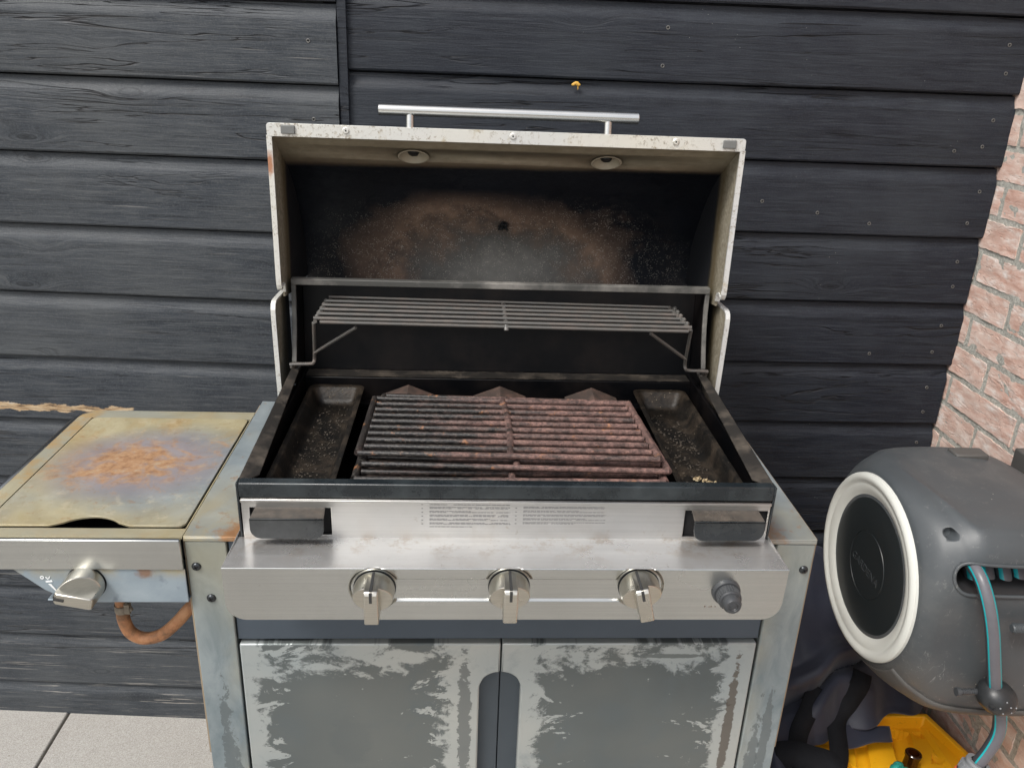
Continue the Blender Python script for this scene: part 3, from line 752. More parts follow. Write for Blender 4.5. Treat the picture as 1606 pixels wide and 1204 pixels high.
def knob(kx, kz, yf, ang, parent, k=1.):
    rm = Matrix.Rotation(R(ang), 4, 'Y'); T = Matrix.Translation((kx, yf, kz))
    bm = NB(); r = .0243*k; n = 48
    u, v = V(1, 0, 0), V(0, 0, 1); rings = []
    for d, rr in ((.002, .985), (.004, 1.0), (1, 0.965), (1.0, .93)):
        ring = []
        for q in range(n):
            a = 2*math.pi*q/n; x, z = r*rr*math.cos(a), r*rr*math.sin(a)
            if d < 1: dep = d
            else: dep = (.0240+.0105*(z/r))*k-.0028*k*(abs(x)/r)+(.0008 if rr == .93 else 0)
            ring.append(bm.verts.new((x, -dep, z)))
        rings.append(ring)
    for a, b in zip(rings, rings[1:]):
        for q in range(n): bm.faces.new((a[q], a[(q+1) % n], b[(q+1) % n], b[q]))
    bm.faces.new(rings[-1]); bm.faces.new(rings[0])
    bmesh.ops.transform(bm, matrix=T @ rm, verts=bm.verts)
    o = obj('knob', bm, M['steel_knob'], parent, ang=30, bevel=.0006)
    bm = NB(); w = .0082*k
    prof = [(r*.965, .008), (r*.965, .0405*k), (r*.80, .0432*k), (-r*.86, .0415*k), (-r*.95, .039*k), (-r*.96, .008)]
    A = [bm.verts.new((-w, -d, z)) for z, d in prof]; B = [bm.verts.new((w, -d, z)) for z, d in prof]
    for i in range(len(prof)): j = (i+1) % len(prof); bm.faces.new((A[i], A[j], B[j], B[i]))
    bm.faces.new(A); bm.faces.new(B)
    bmesh.ops.transform(bm, matrix=T @ rm, verts=bm.verts)
    obj('grip', bm, M['steel_knob'], o, bevel=.0018, segs=3)
    bm = NB()
    box(bm, -.0016, .0016, -.0405*k, -.004, r*.95, r*1.012)
    box(bm, -.0016, .0016, -.0442*k, -.0405*k, r*.42, r*.93)
    bmesh.ops.transform(bm, matrix=T @ rm, verts=bm.verts)
    obj('pointer_line', bm, M['print'], o)
    bm = NB(); lathe(bm, (kx, yf-.0002, kz), (0, -1, 0), [(0, r*1.03), (.0006, r*1.03), (.0006, 0)], 40)
    obj('knob_shadow_gap', bm, M['bolt'], o)
    return o
for kx, kz, a in KX: knob(kx, kz, -.0697, a, cp)
bm = NB()
bc_ = V(.2605, -.0725, -.1035)
lathe(bm, bc_, (0, -1, 0), [(0, .0175), (.003, .0172), (.0055, .0160), (.0055, .0138), (.018, .0132), (.0195, .0115), (.0195, .0100)], 40)
for k in range(26):
    a = 2*math.pi*k/26; tube(bm, [bc_+V(.0138*math.cos(a), -.007, .0138*math.sin(a)), bc_+V(.0133*math.cos(a), -.0178, .0133*math.sin(a))], .0009, 5)
lathe(bm, bc_+V(0, -.0185, 0), (0, -1, 0), [(0, .0105), (.0015, .0112), (.009, .0108), (.0125, .0088), (.0128, .0060), (.0120, .0055), (.0127, .0040), (.0120, .0034), (.0126, 0)], 32)
obj('ignition_button', bm, M['button'], cp)
bm = NB(); rt = random.Random(5); x = .237
while x < .279:
    if rt.random() < .75 and not (.252 < x < .256): box(bm, x, x+rt.uniform(.0008, .0018), -.0712, -.0702, -.1275, -.1275+rt.uniform(.0015, .003))
    x += .0026
obj('button_print', bm, m_plain('faded brown print', (.16, .13, .10), .7), cp)

# cabinet
bm = NB(); box(bm, -.3625, .3625, .042, .047, -.2655, -.10); obj('header_panel', bm, M['header'], gr, bevel=.001)
def post_screw(x, z, par, y=.038, r=.0062):
    bm = NB(); lathe(bm, (x, y, z), (0, -1, 0), [(0, r), (.0012, r*.97), (.0030, r*.75), (.0038, r*.4), (.0038, 0)], 24)
    for a in (.5, 2.07):
        ax = V(math.cos(a), 0, math.sin(a)); obox(bm, V(x, y-.0036, z), ax, V(0, 1, 0), ax.cross(V(0, 1, 0)), r*.55, .0006, r*.13, 1)
    obj('post_screw', bm, [M['bolt'], M['dark_hole']], par)
for s in (-1, 1):
    bm = NB(); x0, x1 = sorted((s*.3645, s*.4166))
    box(bm, x0, x1, .038, .0405, -.95, -.1082); box(bm, *sorted((s*.3645, s*.367)), .0405, .060, -.95, -.1082)
    po = obj('corner_post', bm, M['g_post'], gr, bevel=.0018)
    if s < 0: post_screw(-.405, -.1455, po); post_screw(-.3905, -.195, po)
    else: post_screw(.4065, -.1475, po)
    bm = NB(); box(bm, *sorted((s*.3345, s*.4175)), .0365, .480, -.1015, -.0995); box(bm, *sorted((s*.345, s*.4175)), .0365, .0385, -.1070, -.1015)
    obj('side_top', bm, M['g_top'], gr, bevel=.0012)
    bm = NB(); box(bm, *sorted((s*.4172, s*.4205)), .043, .47, -.469, -.1025)
    obj('side_panel', bm, M['side_tan'], gr, bevel=.001)
    bm = NB(); box(bm, *sorted((s*.4145, s*.4165)), .0406, .48, -.95, -.1022)
    obj('side_wall', bm, M['g_post'], gr)
bm = NB(); box(bm, -.414, .414, .475, .479, -.93, -.104); box(bm, -.414, .414, .05, .475, -.90, -.89); obj('cabinet_back', bm, M['header'], gr)
def nr(cx, hw, zt):      # arch notch half outline
    return [(cx+hw*math.cos(R(a)), zt-hw+hw*math.sin(R(a))) for a in range(0, 91, 9)]
zt, zb, dt = -.321, -.86, -.2715
mid = -.0018; hw = .0295
# left door: outline with the half arch cut out of its right edge
arcL = [(mid-hw*math.cos(R(a)), zt-hw+hw*math.sin(R(a))) for a in range(0, 82, 9)]
oL = [(-.3610, dt), (-.3610, zb), (mid-hw, zb)]+arcL+[(mid-.0011, zt-.001), (mid-.0011, dt)]
bm = NB(); plate(bm, oL, [], Y_(.0385), (0, .018, 0)); dl = obj('door', bm, M['doorL'], gr, bevel=.0022, label='left cabinet door with a torn dark smear')
arcR = [(mid+hw*math.cos(R(a)), zt-hw+hw*math.sin(R(a))) for a in range(0, 82, 9)]
oR = [(.3605, dt), (.3605, zb), (mid+hw, zb)]+arcR+[(mid+.0011, zt-.001), (mid+.0011, dt)]
bm = NB(); plate(bm, oR, [], Y_(.0385), (0, .018, 0)); dr = obj('door', bm, M['doorR'], gr, bevel=.0022, label='right cabinet door with a dark smear and rust streak')
bm = NB(); box(bm, mid-hw-.004, mid-.0008, .052, .055, zb, zt+.001); obj('finger_recess', bm, M['recess'], dl, bevel=.0006)
bm = NB(); box(bm, mid+.0008, mid+hw+.004, .052, .055, zb, zt+.001); obj('finger_recess', bm, M['recess'], dr, bevel=.0006)

# ---- lid (open)
IN = [(.332, .3715), (.347, .368), (.374, .352), (.404, .3345), (.434, .316), (.462, .292), (.487, .264), (.507, .236), (.524, .210), (.536, .185), (.5435, .150), (.546, .108), (.545, .06)]
def offs(P, d):
    o = []
    for i, p in enumerate(P):
        a = P[max(0, i-1)]; b = P[min(len(P)-1, i+1)]; t = Vector((b[0]-a[0], b[1]-a[1])).normalized()
        o.append((p[0]-t.y*d, p[1]+t.x*d))
    return o
INs = [tuple(p)[:2] for p in smooth_path([(a, b, 0) for a, b in IN], 3)]
OUT = offs(INs, .014); OUT = [(a, b) for a, b in OUT]; OUT[0] = (.332, .3875)
bm = NB()
plate(bm, OUT+list(reversed(offs(INs, .011))), [], X_(-.341), (.682, 0, 0))
lid = obj('lid', bm, M['steel'], gr, ang=30)
bm = NB(); A = offs(INs, .0); B = offs(INs, .002)
plate(bm, A+list(reversed(B)), [], X_(-.3385), (.677, 0, 0))
ln = obj('lid_liner', bm, M['liner'], lid, ang=30)
bm = NB(); rr = rrect(-.3425, .3425, .3705, .3885, .004, 4)
plate(bm, rr, [], Y_(.3295), (0, .0035, 0)); obj('front_lip', bm, M['lip'], lid, bevel=.0012)
notch = [(.345+.0105*math.cos(R(a)), .1425+.0105*math.sin(R(a))) for a in range(150, 20, -13)]
ep = [(.331, .372), (.3305, .30), (.328, .165), (.3285, .156), (.3315, .150), (.3345, .1475)]+notch+[(.3565, .138), (.358, .130), (.40, .124), (.555, .115)]+[tuple(p) for p in reversed(offs(INs, .010)[:-2])]
for s in (-1, 1):
    bm = NB(); plate(bm, ep, [], X_(s*.3395-.0015), (.003, 0, 0))
    e = obj('end_plate', bm, M['endplate'], lid)
    bm = NB(); path = ep[:17]
    pts = [V(0, a, b) for a, b in path]
    # flat band following the free edge
    A = []; 
    for i, p in enumerate(pts):
        t = (pts[min(i+1, len(pts)-1)]-pts[max(0, i-1)]).normalized(); nrm = V(0, -t.z, t.y) if False else V(0, t.z, -t.y)
        A.append((p+nrm*.0012, p-nrm*.0022))
    for (a, b), (c, d) in zip(A, A[1:]):
        q = []
        for pp in (a, b, d, c):
            q.append(pp)
        x0, x1 = (s*.3360, s*.3435)
        lo = [bm.verts.new((x0, p.y, p.z)) for p in q]; hi = [bm.verts.new((x1, p.y, p.z)) for p in q]
        bm.faces.new(lo); bm.faces.new(hi)
        for i in range(4): bm.faces.new((lo[i], lo[(i+1) % 4], hi[(i+1) % 4], hi[i]))
    bmesh.ops.remove_doubles(bm, verts=bm.verts, dist=1e-5)
    obj('edge_band', bm, M['lip'], e, ang=50)
for x in (-.3125, .3185):
    bm = NB(); box(bm, x-.0098, x+.0098, .3262, .3296, .3745, .3862); obj('rubber_bumper', bm, M['rubber'], lid, bevel=.0012)
for x in (-.232, .004, .2395):
    bm = NB(); lathe(bm, (x, .3295, .3815), (0, -1, 0), [(0, .005), (.001, .0048), (.0022, .0035), (.0022, 0)], 20)
    lathe(bm, (x, .3272, .3815), (0, -1, 0), [(0, .0012), (.0003, .0012), (.0003, 0)], 8, 1)
    obj('lip_rivet', bm, [M['lip'], M['dark_hole']], lid)
nd = V(0, .52, .854)
for x in (-.145, .1465):
    bm = NB(); lathe(bm, V(x+.004, .388, .3435)-nd*.01, nd, [(0, 0), (0, .0205), (.0195, .0205), (.0195, 0)], 32)
    bmesh.ops.recalc_face_normals(bm, faces=bm.faces); ct = obj('cutter', bm, M['liner'], gr)
    for q in (ln, lid):
        b = q.modifiers.new('h', 'BOOLEAN'); b.operation = 'DIFFERENCE'; b.object = ct; b.solver = 'EXACT'
        dg = bpy.context.evaluated_depsgraph_get(); dg.update(); me = bpy.data.meshes.new_from_object(q.evaluated_get(dg)); q.modifiers.clear(); q.data = me
    bpy.data.objects.remove(ct)
bm = NB(); tube(bm, [(-.1905, .377, .4085), (.1915, .377, .4085)], .0082, 24)
hd = obj('handle', bm, M['steel_bar'], lid, bevel=.0008)
for x in (-.145, .1465):
    bm = NB(); tube(bm, [V(x, .3705, .367), V(x, .377, .4045)], .0062, 16); obj('handle_post', bm, M['steel_bar'], hd)
    bm = NB(); c = V(x+.004, .388, .3435)
    lathe(bm, c, nd, [(-.0022, .0235), (-.0026, .0210), (.0, .0195), (.0085, .0135), (.0088, 0)], 40)
    o = obj('bolt_dimple', bm, m_plain('greige dish', (.36, .32, .24), .55), ln)
    bm = NB(); lathe(bm, c+nd*.0085, -nd, [(0, .0100), (.002, .0095), (.0065, .0075), (.0065, 0)], 6); obj('bolt_head', bm, M['bolt'], ln)
bm = NB(); rt = random.Random(4)
for k in range(7): tube(bm, smooth_path([(.002+rt.uniform(-.010, .010), .519, .217+rt.uniform(-.008, .008)), (.003+rt.uniform(-.006, .006), .507, .219+rt.uniform(-.006, .006)), (.002+rt.uniform(-.008, .008), .519, .217+rt.uniform(-.008, .008))], 4), .0022, 6)
obj('temperature_probe', bm, M['bolt'], ln)
# shields beside the firebox cheeks
wp = [(.333, -.028), (.330, .02), (.327, .105), (.3275, .117), (.3305, .124), (.336, .1275), (.345, .1285), (.43, .125), (.43, -.03)]
for s in (-1, 1):
    bm = NB(); plate(bm, wp, [], X_(s*.350-.0015), (.003, 0, 0)); e = obj('hinge_shield', bm, M['endplate'], gr)
    bm = NB(); pts = [V(0, a, b) for a, b in wp[:8]]; A = []
    for i, p in enumerate(pts):
        t = (pts[min(i+1, len(pts)-1)]-pts[max(0, i-1)]).normalized(); nrm = V(0, -t.z, t.y)
        A.append((p+nrm*.0012, p-nrm*.002))
    for (a, b), (c, d) in zip(A, A[1:]):
        x0, x1 = (s*.3475, s*.3545)
        lo = [bm.verts.new((x0, p.y, p.z)) for p in (a, b, d, c)]; hi = [bm.verts.new((x1, p.y, p.z)) for p in (a, b, d, c)]
        bm.faces.new(lo); bm.faces.new(hi)
        for i in range(4): bm.faces.new((lo[i], lo[(i+1) % 4], hi[(i+1) % 4], hi[i]))
    bmesh.ops.remove_doubles(bm, verts=bm.verts, dist=1e-5)
    obj('edge_band', bm, M['lip'], e, ang=50)

# ---- side burner
bm = NB()
outer = rrect(-.703, -.4180, .0355, .4235, .022, 6, (0, 0, 0, 1)); hole = rrect(-.6805, -.4205-.0005, .0555, .4005, .010, 4)
hole = rrect(-.6800, -.4195, .0555, .4005, .010, 4)
tl = [p for p in outer if p[0] < -.68 and p[1] > .38]
plate(bm, [(-.703, .0355), (-.680, .0355), (-.680, .4235)]+tl, [], Z_(-.0995), (0, 0, -.003))
box(bm, -.680, -.4180, .4005, .4235, -.1025, -.0995); box(bm, -.680, -.4180, .0355, .0555, -.1025, -.0995); box(bm, -.4195, -.4180, .0555, .4005, -.1025, -.0995)
# rounded left and rear skirt
for i in range(1):
    pr_ = [(.001, .0008), (-.007, -.0012), (-.015, -.006), (-.022, -.016), (-.028, -.030), (-.031, -.048)]
    edge = [(-.703, .0355)]+[p for p in outer if p[0] < -.68 and p[1] > .38][::-1]
box(bm, -.690, -.4185, .4238, .4285, -.1045, -.0990)
for i in range(1):
    def nrm2(k, edge=edge):
        a = V(*edge[max(0, k-1)], 0); b = V(*edge[min(len(edge)-1, k+1)], 0); t = (b-a).normalized(); return V(-t.y, t.x, 0)
    skb = NB()
    rows = [[skb.verts.new((edge[k][0]+nrm2(k).x*(-dx), edge[k][1]+nrm2(k).y*(-dx), -.1005+dz)) for dx, dz in pr_] for k in range(len(edge))]
    for a, b in zip(rows, rows[1:]):
        for k in range(len(pr_)-1): skb.faces.new((a[k], a[k+1], b[k+1], b[k]))
sb = obj('side_burner', bm, M['g_frame'], gr, label='side burner with rust stained square lid')
o = obj('rolled_skirt', skb, steel('reflection toned rolled steel', (.20, .21, .22), .3, .3), sb, ang=60); md = o.modifiers.new('t', 'SOLIDIFY'); md.thickness = .001  # dark base colour paints in the wall's reflection on the skirt
bm = NB(); box(bm, -.690, -.4195, .045, .41, -.140, -.135); box(bm, -.690, -.4195, .405, .409, -.14, -.104); box(bm, -.694, -.690, .045, .41, -.14, -.104); box(bm, -.685, -.42, .045, .047, -.14, -.1035)
obj('burner_box', bm, M['dark_hole'], sb)
ln_ = [(-.6765, .059)] ; n0, n1 = -.583, -.504
arc = [(n0-.012+.0, .059)]+[(n0+(n1-n0)*t, .059+.0225*math.sin(math.pi*t)**.62) for t in [i/18 for i in range(1, 18)]]+[(n1+.012, .059)]
lo = rrect(-.6762, -.4217, .059, .3968, .009, 5)
# insert the notch on the front edge (between the bl and br corners)
idx = max(i for i, p in enumerate(lo) if p[0] < -.6 and p[1] < .075)
lo = lo[:idx+1]+arc+lo[idx+1:]
bm = NB(); plate(bm, lo, [], Z_(-.0975), (0, 0, -.003)); obj('burner_lid', bm, M['g_lid'], sb, bevel=.0012, label='square burner lid with orange rust in its middle')
bm = NB(); box(bm, -.712, -.4190, .0285, .0355, -.1455, -.1005); obj('fascia', bm, M['steel'], sb, bevel=.002)
bm = NB(); plate(bm, [(-.635, -.146), (-.600, -.178), (-.585, -.186), (-.566, -.1975), (-.418, -.1975), (-.418, -.146)], [], Y_(.0315), (0, .002, 0))
box(bm, -.60, -.418, .0335, .30, -.1965, -.1945); bn = obj('valve_panel', bm, M['g_burner'], sb, bevel=.001)
knob(-.5445, -.1660, .0315, -76, bn, 1.0)
bm = NB(); lathe(bm, (-.5995, .0311, -.1585), (0, -1, 0), [(0, .0026), (.0003, .0026), (.0003, .0013), (0, .0013)], 20)
bx = lambda a, b, ang, l, w_: obox(bm, V(a, .0310, b), V(math.cos(R(ang)), 0, math.sin(R(ang))), V(0, 1, 0), V(-math.sin(R(ang)), 0, math.cos(R(ang))), l, .0003, w_)
bx(-.5915, -.1645, 5, .0042, .0011); bx(-.5935, -.1595, -48, .0022, .0006); bx(-.5905, -.1585, 62, .0018, .0006)
obj('flame_symbol', bm, M['white_print'], bn, recalc=False); bm = NB()
vs = [bm.verts.new(p) for p in ((-.5935, .0308, -.168), (-.5895, .0308, -.168), (-.5825, .0308, -.181), (-.5838, .0308, -.1815))]; bm.faces.new(vs)
obj('heat_wedge', bm, M['white_print'], bn, recalc=False); bm = NB()
for k, q in enumerate((-.550, -.545, -.541, -.5375)): lathe(bm, (q, .0311, -.1498), (0, -1, 0), [(0, .0013), (.0003, .0013), (.0003, 0)], 10)
obj('setting_dots', bm, M['white_print'], bn, recalc=False)
bm = NB(); path = smooth_path([(-.5280, .08, -.215), (-.5282, .08, -.238), (-.5290, .08, -.262), (-.5225, .08, -.284), (-.5050, .08, -.2945), (-.4800, .08, -.288), (-.4560, .08, -.266), (-.4340, .08, -.240), (-.405, .082, -.215)], 7)
tube(bm, path, .0088, 16); gh = obj('gas_hose', bm, M['gas'], sb)
bm = NB()
tube(bm, [(-.5281, .08, -.2365), (-.5284, .08, -.2475)], .0102, 20); tube(bm, [(-.528, .08, -.200), (-.528, .08, -.226)], .0075, 12)
tube(bm, [(-.519, .072, -.228), (-.512, .070, -.240)], .0035, 8); box(bm, -.520, -.513, .066, .074, -.243, -.228)
obj('hose_clamp', bm, M['clamp'], gh)

# ------------------------------------------------------------------ loose things in and on the grill
def tray(x0, x1, label, seed):
    bm = NB(); y0, y1 = .012, .366; N = 8
    lv = [(0, -.0205, .0), (.0, -.0190, .004), (.0055, -.0190, .004), (.0080, -.0215, .006), (.0130, -.0370, .010), (.0170, -.0435, .014), (.024, -.0455, .016)]
    rings = []
    for ins, z, rx in lv:
        L = rrect(x0+ins, x1-ins, y0+ins*1.2, y1-ins*1.2, max(.004, .013-ins*.2), N)
        rings.append([bm.verts.new((a, b, z)) for a, b in L])
    for a, b in zip(rings, rings[1:]):
        for k in range(len(a)): bm.faces.new((a[k], a[(k+1) % len(a)], b[(k+1) % len(a)], b[k]))
    bm.faces.new(rings[-1])
    r = rings[-1]
    o = obj('drip_tray', bm, M['tray'], None, loc=((x0+x1)/2, .19, -.0455), ang=60, label=label, cat='tray', group='long narrow trays at the two ends of the firebox')
    return o
tray(-.309, -.221, 'long narrow greasy tray holding only dark crumbs, on the side burner side', 1)
tr2 = tray(.219, .307, 'long narrow greasy tray holding a pale burnt scrap, on the hose reel side', 2)
# crumbs in each tray are sub-millimetre grit: part of the trays
for (x0, x1, sd_) in ((-.291, -.24, 1), (.238, .288, 2)):
    bm = NB(); rt = random.Random(sd_)
    for k in range(260):
        c = V(rt.uniform(x0, x1), rt.betavariate(1.6, 1.6)*.30+.04, -.0447); r = rt.choice((.0007, .0009, .0012, .0018))
        bmesh.ops.create_icosphere(bm, subdivisions=1, radius=r, matrix=Matrix.Translation(c) @ Matrix.Rotation(rt.uniform(0, 3), 4, 'Z') @ Matrix.Diagonal((1, rt.uniform(.6, 1.6), .6, 1)))
    o = obj('charred_crumbs', bm, m_plain('charred crumbs %d' % sd_, (.05, .04, .03), .8, var=.8, sc_=300), None, loc=((x0+x1)/2, .19, -.046),
            label='charred crumbs scattered over the floor of the %s tray' % ('left' if sd_ == 1 else 'right'), cat='crumbs', kind='stuff')
bm = NB(); rt = random.Random(9)
for k in range(9):
    c = V(.262+k*.0030+rt.uniform(-.002, .002), .098-k*.0026+rt.uniform(-.003, .003), -.041+rt.uniform(-.001, .003))
    bmesh.ops.create_icosphere(bm, subdivisions=3, radius=rt.uniform(.003, .0055), matrix=Matrix.Translation(c) @ Matrix.Rotation(rt.uniform(0, 3), 4, V(rt.random(), rt.random(), 1)) @ Matrix.Diagonal((1.3, .7, .5, 1)))
for v in bm.verts: v.co += V(1, 1, 1)*noise.noise(v.co*500)*.0014
mb = Mt('burnt scrap', .8); mb.col(mb.ramp(mb.noise(260, 4, .7), [(.38, (.05, .035, .02)), (.5, (.30, .22, .12)), (.62, (.60, .50, .32))])); mb.bump(mb.noise(500, 3), .6, .001)
obj('food_scrap', bm, mb.m, None, loc=(.274, .088, -.045), label='small pale brown burnt food scrap lying in the right tray', cat='food scrap')

def grate(corn, z, nb, idx, label, r=.0044, tilt=0., first_gap=0.):
    """corners back-left, back-right, front-right, front-left"""
    C4 = [V(*c) for c in corn]
    def P(u, v, dz=0):      # u left-right, v back-front
        a = C4[0].lerp(C4[1], u); b = C4[3].lerp(C4[2], u); return a.lerp(b, v)+V(0, 0, dz)
    base = sum(C4, V(0, 0, 0))/4
    rt_ = root('cooking_grate', (base.x, base.y, base.z-r), label, 'grate', 'rusty cast iron cooking grates stacked in the firebox')
    bm = NB(); rt = random.Random(idx)
    for side in (0, 1):
        pts = [P(side, v) for v in [i/14 for i in range(15)]]
        for i, p in enumerate(pts): p.x += noise.noise(p*70)*.0006
        tube(bm, pts, r*1.12, 8)
    for side in (0, 1): tube(bm, [P(u, side) for u in [i/24 for i in range(25)]], r*1.0, 8)
    for v in bm.verts: v.co += V(0, 1, 1)*noise.noise(v.co*110)*.00022
    obj('frame', bm, M['grate'][idx], rt_, ang=60)
    bm = NB(); tube(bm, [P(.5+.012*math.sin(v*3), v, .0006) for v in [i/30 for i in range(31)]], r*1.15, 8)
    for v in bm.verts: v.co += V(1, 1, 1)*noise.noise(v.co*300)*.0007
    obj('centre_rib', bm, M['grate'][idx], rt_, ang=60)
    for k in range(1, nb-1):
        bm = NB(); v = k/(nb-1)
        tube(bm, [P(u*.97+.015, v, -.0002) for u in [i/36 for i in range(37)]], r*1.02, 8)
        for q in bm.verts: q.co += V(0, 1, 1)*noise.noise(q.co*110)*.00022
        obj('bar', bm, M['grate'][idx], rt_, ang=60)
    return rt_
Zg = -.0040
grate([(-.193, .256, .0035), (.189, .250, .0035), (.198, .066, .0035), (-.196, .075, .0035)], 0, 10, 0, 'topmost cooking grate of the stack, pinkish rust on its right half', .0044)
grate([(-.183, .296, -.0085), (.196, .281, -.0085), (.209, .055, -.0085), (-.190, .068, -.0085)], 0, 12, 1, 'middle cooking grate of the stack, its thin back bar sticking out behind the top one', .0042)
grate([(-.192, .262, -.0210), (.196, .262, -.0210), (.204, .047, -.0205), (-.198, .048, -.0205)], 0, 11, 2, 'lowest cooking grate of the stack, resting on the ledge behind the front rim', .0046)

wrk = root('warming_rack', (0, .34, .02), 'narrow sooty wire warming rack on bent legs at the back of the firebox', 'rack')
for k in range(7):
    t = k/6; bm = NB()
    if k == 0: A, B = V(-.274, .286, .1125), V(.279, .286, .1095)
    else: A, B = V(-.284+.004*t, .287+.1476*(t-.1667), .1185-.003*t), V(.284-.004*t, .287+.1476*(t-.1667), .1165-.006*t)
    tube(bm, [A.lerp(B, q/12) for q in range(13)], .0027 if k < 6 else .0021, 8); obj('rail', bm, M['rack'], wrk)
for s in (-1, 1):
    bm = NB(); tube(bm, [(s*.281, .285, .1135), (s*.278, .41, .110)], .003, 8)
    for k in range(1, 6): bmesh.ops.create_icosphere(bm, subdivisions=1, radius=.0042, matrix=Matrix.Translation((s*.2815, .287+.123*k/6, .1145)))
    obj('cross_bar', bm, M['rack'], wrk)
bm = NB()
tube(bm, [(0.002, .283, .106), (.002, .286, .112), (.002, .41, .110)], .0036, 8)
obj('cross_bar', bm, M['rack'], wrk)
for s in (-1, 1):
    bm = NB(); tube(bm, smooth_path([(s*.333, .336, .026), (s*.318, .334, .0275), (s*.302, .334, .028), (s*.2955, .333, .031), (s*.2930, .331, .045), (s*.284, .290, .110)], 5), .0027, 8)
    obj('leg', bm, M['rack'], wrk)
    bm = NB(); tube(bm, [(s*.2915, .326, .050), (s*.222, .289, .104)], .0026, 8); obj('brace', bm, M['rack'], wrk)
# ------------------------------------------------------------------ hose reel on the brick wall
CY, CZ = .180, -.236
def reel_plastic():
    m = Mt('scuffed grey plastic', .42, 0, .45, (.75, .18, -.44)); X = m.xyz(); n = m.noise(9, 5, .6); f = m.noise(220, 3, .6)
    c = m.mix(m.mr(n, .3, .7), (.050, .058, .064), (.068, .076, .082))
    low = m.mr(X[2], -.27, -.40, 0, .55); c = m.mix(m.ma('MULTIPLY', low, m.mr(m.noise(6, 5, .65), .35, .65)), c, (.14, .12, .10))
    c = m.mix(m.mr(m.noise(3.5, 6, .7), .5, .7, 0, .45), c, (.135, .135, .13)); c = m.mix(m.mr(m.noise(90, 5, .75), .6, .7, 0, .35), c, (.2, .2, .19))
    s_ = m.mr(m.ma('ABSOLUTE', m.ma('SUBTRACT', m.noise(1., 3, .5, .9, k=(60, 60, 9)), .5)), 0, .004, 1, 0)
    s_ = m.ma('MULTIPLY', s_, m.mr(m.noise(14, 3), .54, .60)); c = m.mix(m.ma('MULTIPLY', s_, .5), c, (.32, .32, .31))
    d = m.ma('MULTIPLY', m.mr(m.vor(70), .03, .07, 1, 0), m.mr(m.noise(5, 2), .58, .62)); c = m.mix(d, c, (.5, .48, .42))
    m.col(c); m.ro(m.mr(n, .3, .7, .36, .5)); m.bump(f, .1, .0006); m.bump(m.noise(8, 2), .1, .006); return m.m
M['reel'] = reel_plastic()
M['reel_low'] = m_plain('dusty dark plastic', (.075, .072, .068), .6, sc_=12, var=.35)
M['reel_disc'] = m_plain('matt black disc', (.012, .016, .018), .42, sc_=8, var=.2)
M['ring_white'] = m_plain('chalky white plastic', (.60, .61, .57), .42, sc_=20, var=.09)
M['reel_dark'] = m_plain('dark inner reel', (.012, .013, .015), .45)
M['hose_grey'] = m_plain('grey hose rubber', (.115, .115, .130), .36, sc_=60, var=.15)
M['hose_teal'] = m_plain('teal stripe', (.0, .33, .37), .38)
M['hose_dark'] = m_plain('dark hose flank', (.045, .048, .055), .4)
M['conn_grey'] = m_plain('light grey connector', (.20, .21, .22), .45)
M['conn_orange'] = m_plain('orange connector', (.75, .16, .07), .4)
M['ball'] = m_plain('black stopper rubber', (.020, .022, .024), .38, sc_=60, bump=.15)
rl = root('hose_reel', (.75, CY, -.44), 'large grey hose reel on the brick wall, white ring round its black end disc', 'hose reel')

secs = [(.580, .147, .147, .147, 2.0), (.583, .152, .151, .153, 2.05), (.590, .157, .155, .160, 2.2), (.602, .161, .157, .167, 2.6), (.620, .163, .158, .173, 3.2), (.650, .165, .153, .175, 4.8), (.700, .167, .151, .176, 5.8), (.760, .168, .149, .178, 6.0), (.810, .168, .141, .180, 5.6), (.845, .167, .128, .182, 4.6), (.875, .165, .112, .182, 4.0), (.900, .16, .098, .180, 3.6)]
def sec_at(t):
    k = t*(len(secs)-1); i = min(int(k), len(secs)-2); f = k-i
    p = [secs[max(0, min(len(secs)-1, i+j))] for j in (-1, 0, 1, 2)]
    return [.5*((2*b)+(-a+c)*f+(2*a-5*b+4*c-d)*f*f+(-a+3*b-3*c+d)*f**3) for a, b, c, d in zip(*p)]
def reel_pt(t, th, k=1., dx=0):
    x, ry, rt_, rb, n = sec_at(t); c, s = math.cos(th), math.sin(th)
    q = (abs(c)**n+abs(s)**n)**(-1/n)
    rz = rt_ if s > 0 else rb
    a_ = max(0., min(1., (x-.600)/.055)); a_ = a_*a_*(3-2*a_); thc = R(50+52*(1-a_)**1.5); dth = abs(((th+math.pi) % (2*math.pi))-math.pi-thc)
    q *= 1+.030*a_*math.exp(-dth/.13)-.012*a_*math.exp(-((dth-.33)/.16)**2)
    return V(x+dx, CY-ry*q*c*k, CZ+rz*q*s*k)
bm = NB(); NT, NS = 216, 80; rings = []
for i in range(NS+1): rings.append([bm.verts.new(reel_pt(i/NS, 2*math.pi*k/NT)) for k in range(NT)])
for a, b in zip(rings, rings[1:]):
    for k in range(NT): bm.faces.new((a[k], a[(k+1) % NT], b[(k+1) % NT], b[k]))
bm.faces.new(rings[0]); bm.faces.new(rings[-1])
bmesh.ops.recalc_face_normals(bm, faces=bm.faces)
body = obj('casing', bm, [M['reel'], M['reel_dark']], rl, ang=40)
sx0, sx1, sz0, sz1 = .615, .862, -.1725, -.1290
st = rrect(sx0, sx1, sz0, sz1, .0215, 10)
bm = NB(); plate(bm, st, [], Y_(-.2), (0, .31, 0), 0); bmesh.ops.recalc_face_normals(bm, faces=bm.faces)
cut = obj('cutter', bm, [M['reel_dark']], rl)
bm = NB(); lathe(bm, (.616, .058, -.103), (0, -1, .25), [(-.016, 0), (-.014, .0062), (-.006, .0080), (.04, .0080), (.04, 0)], 24)
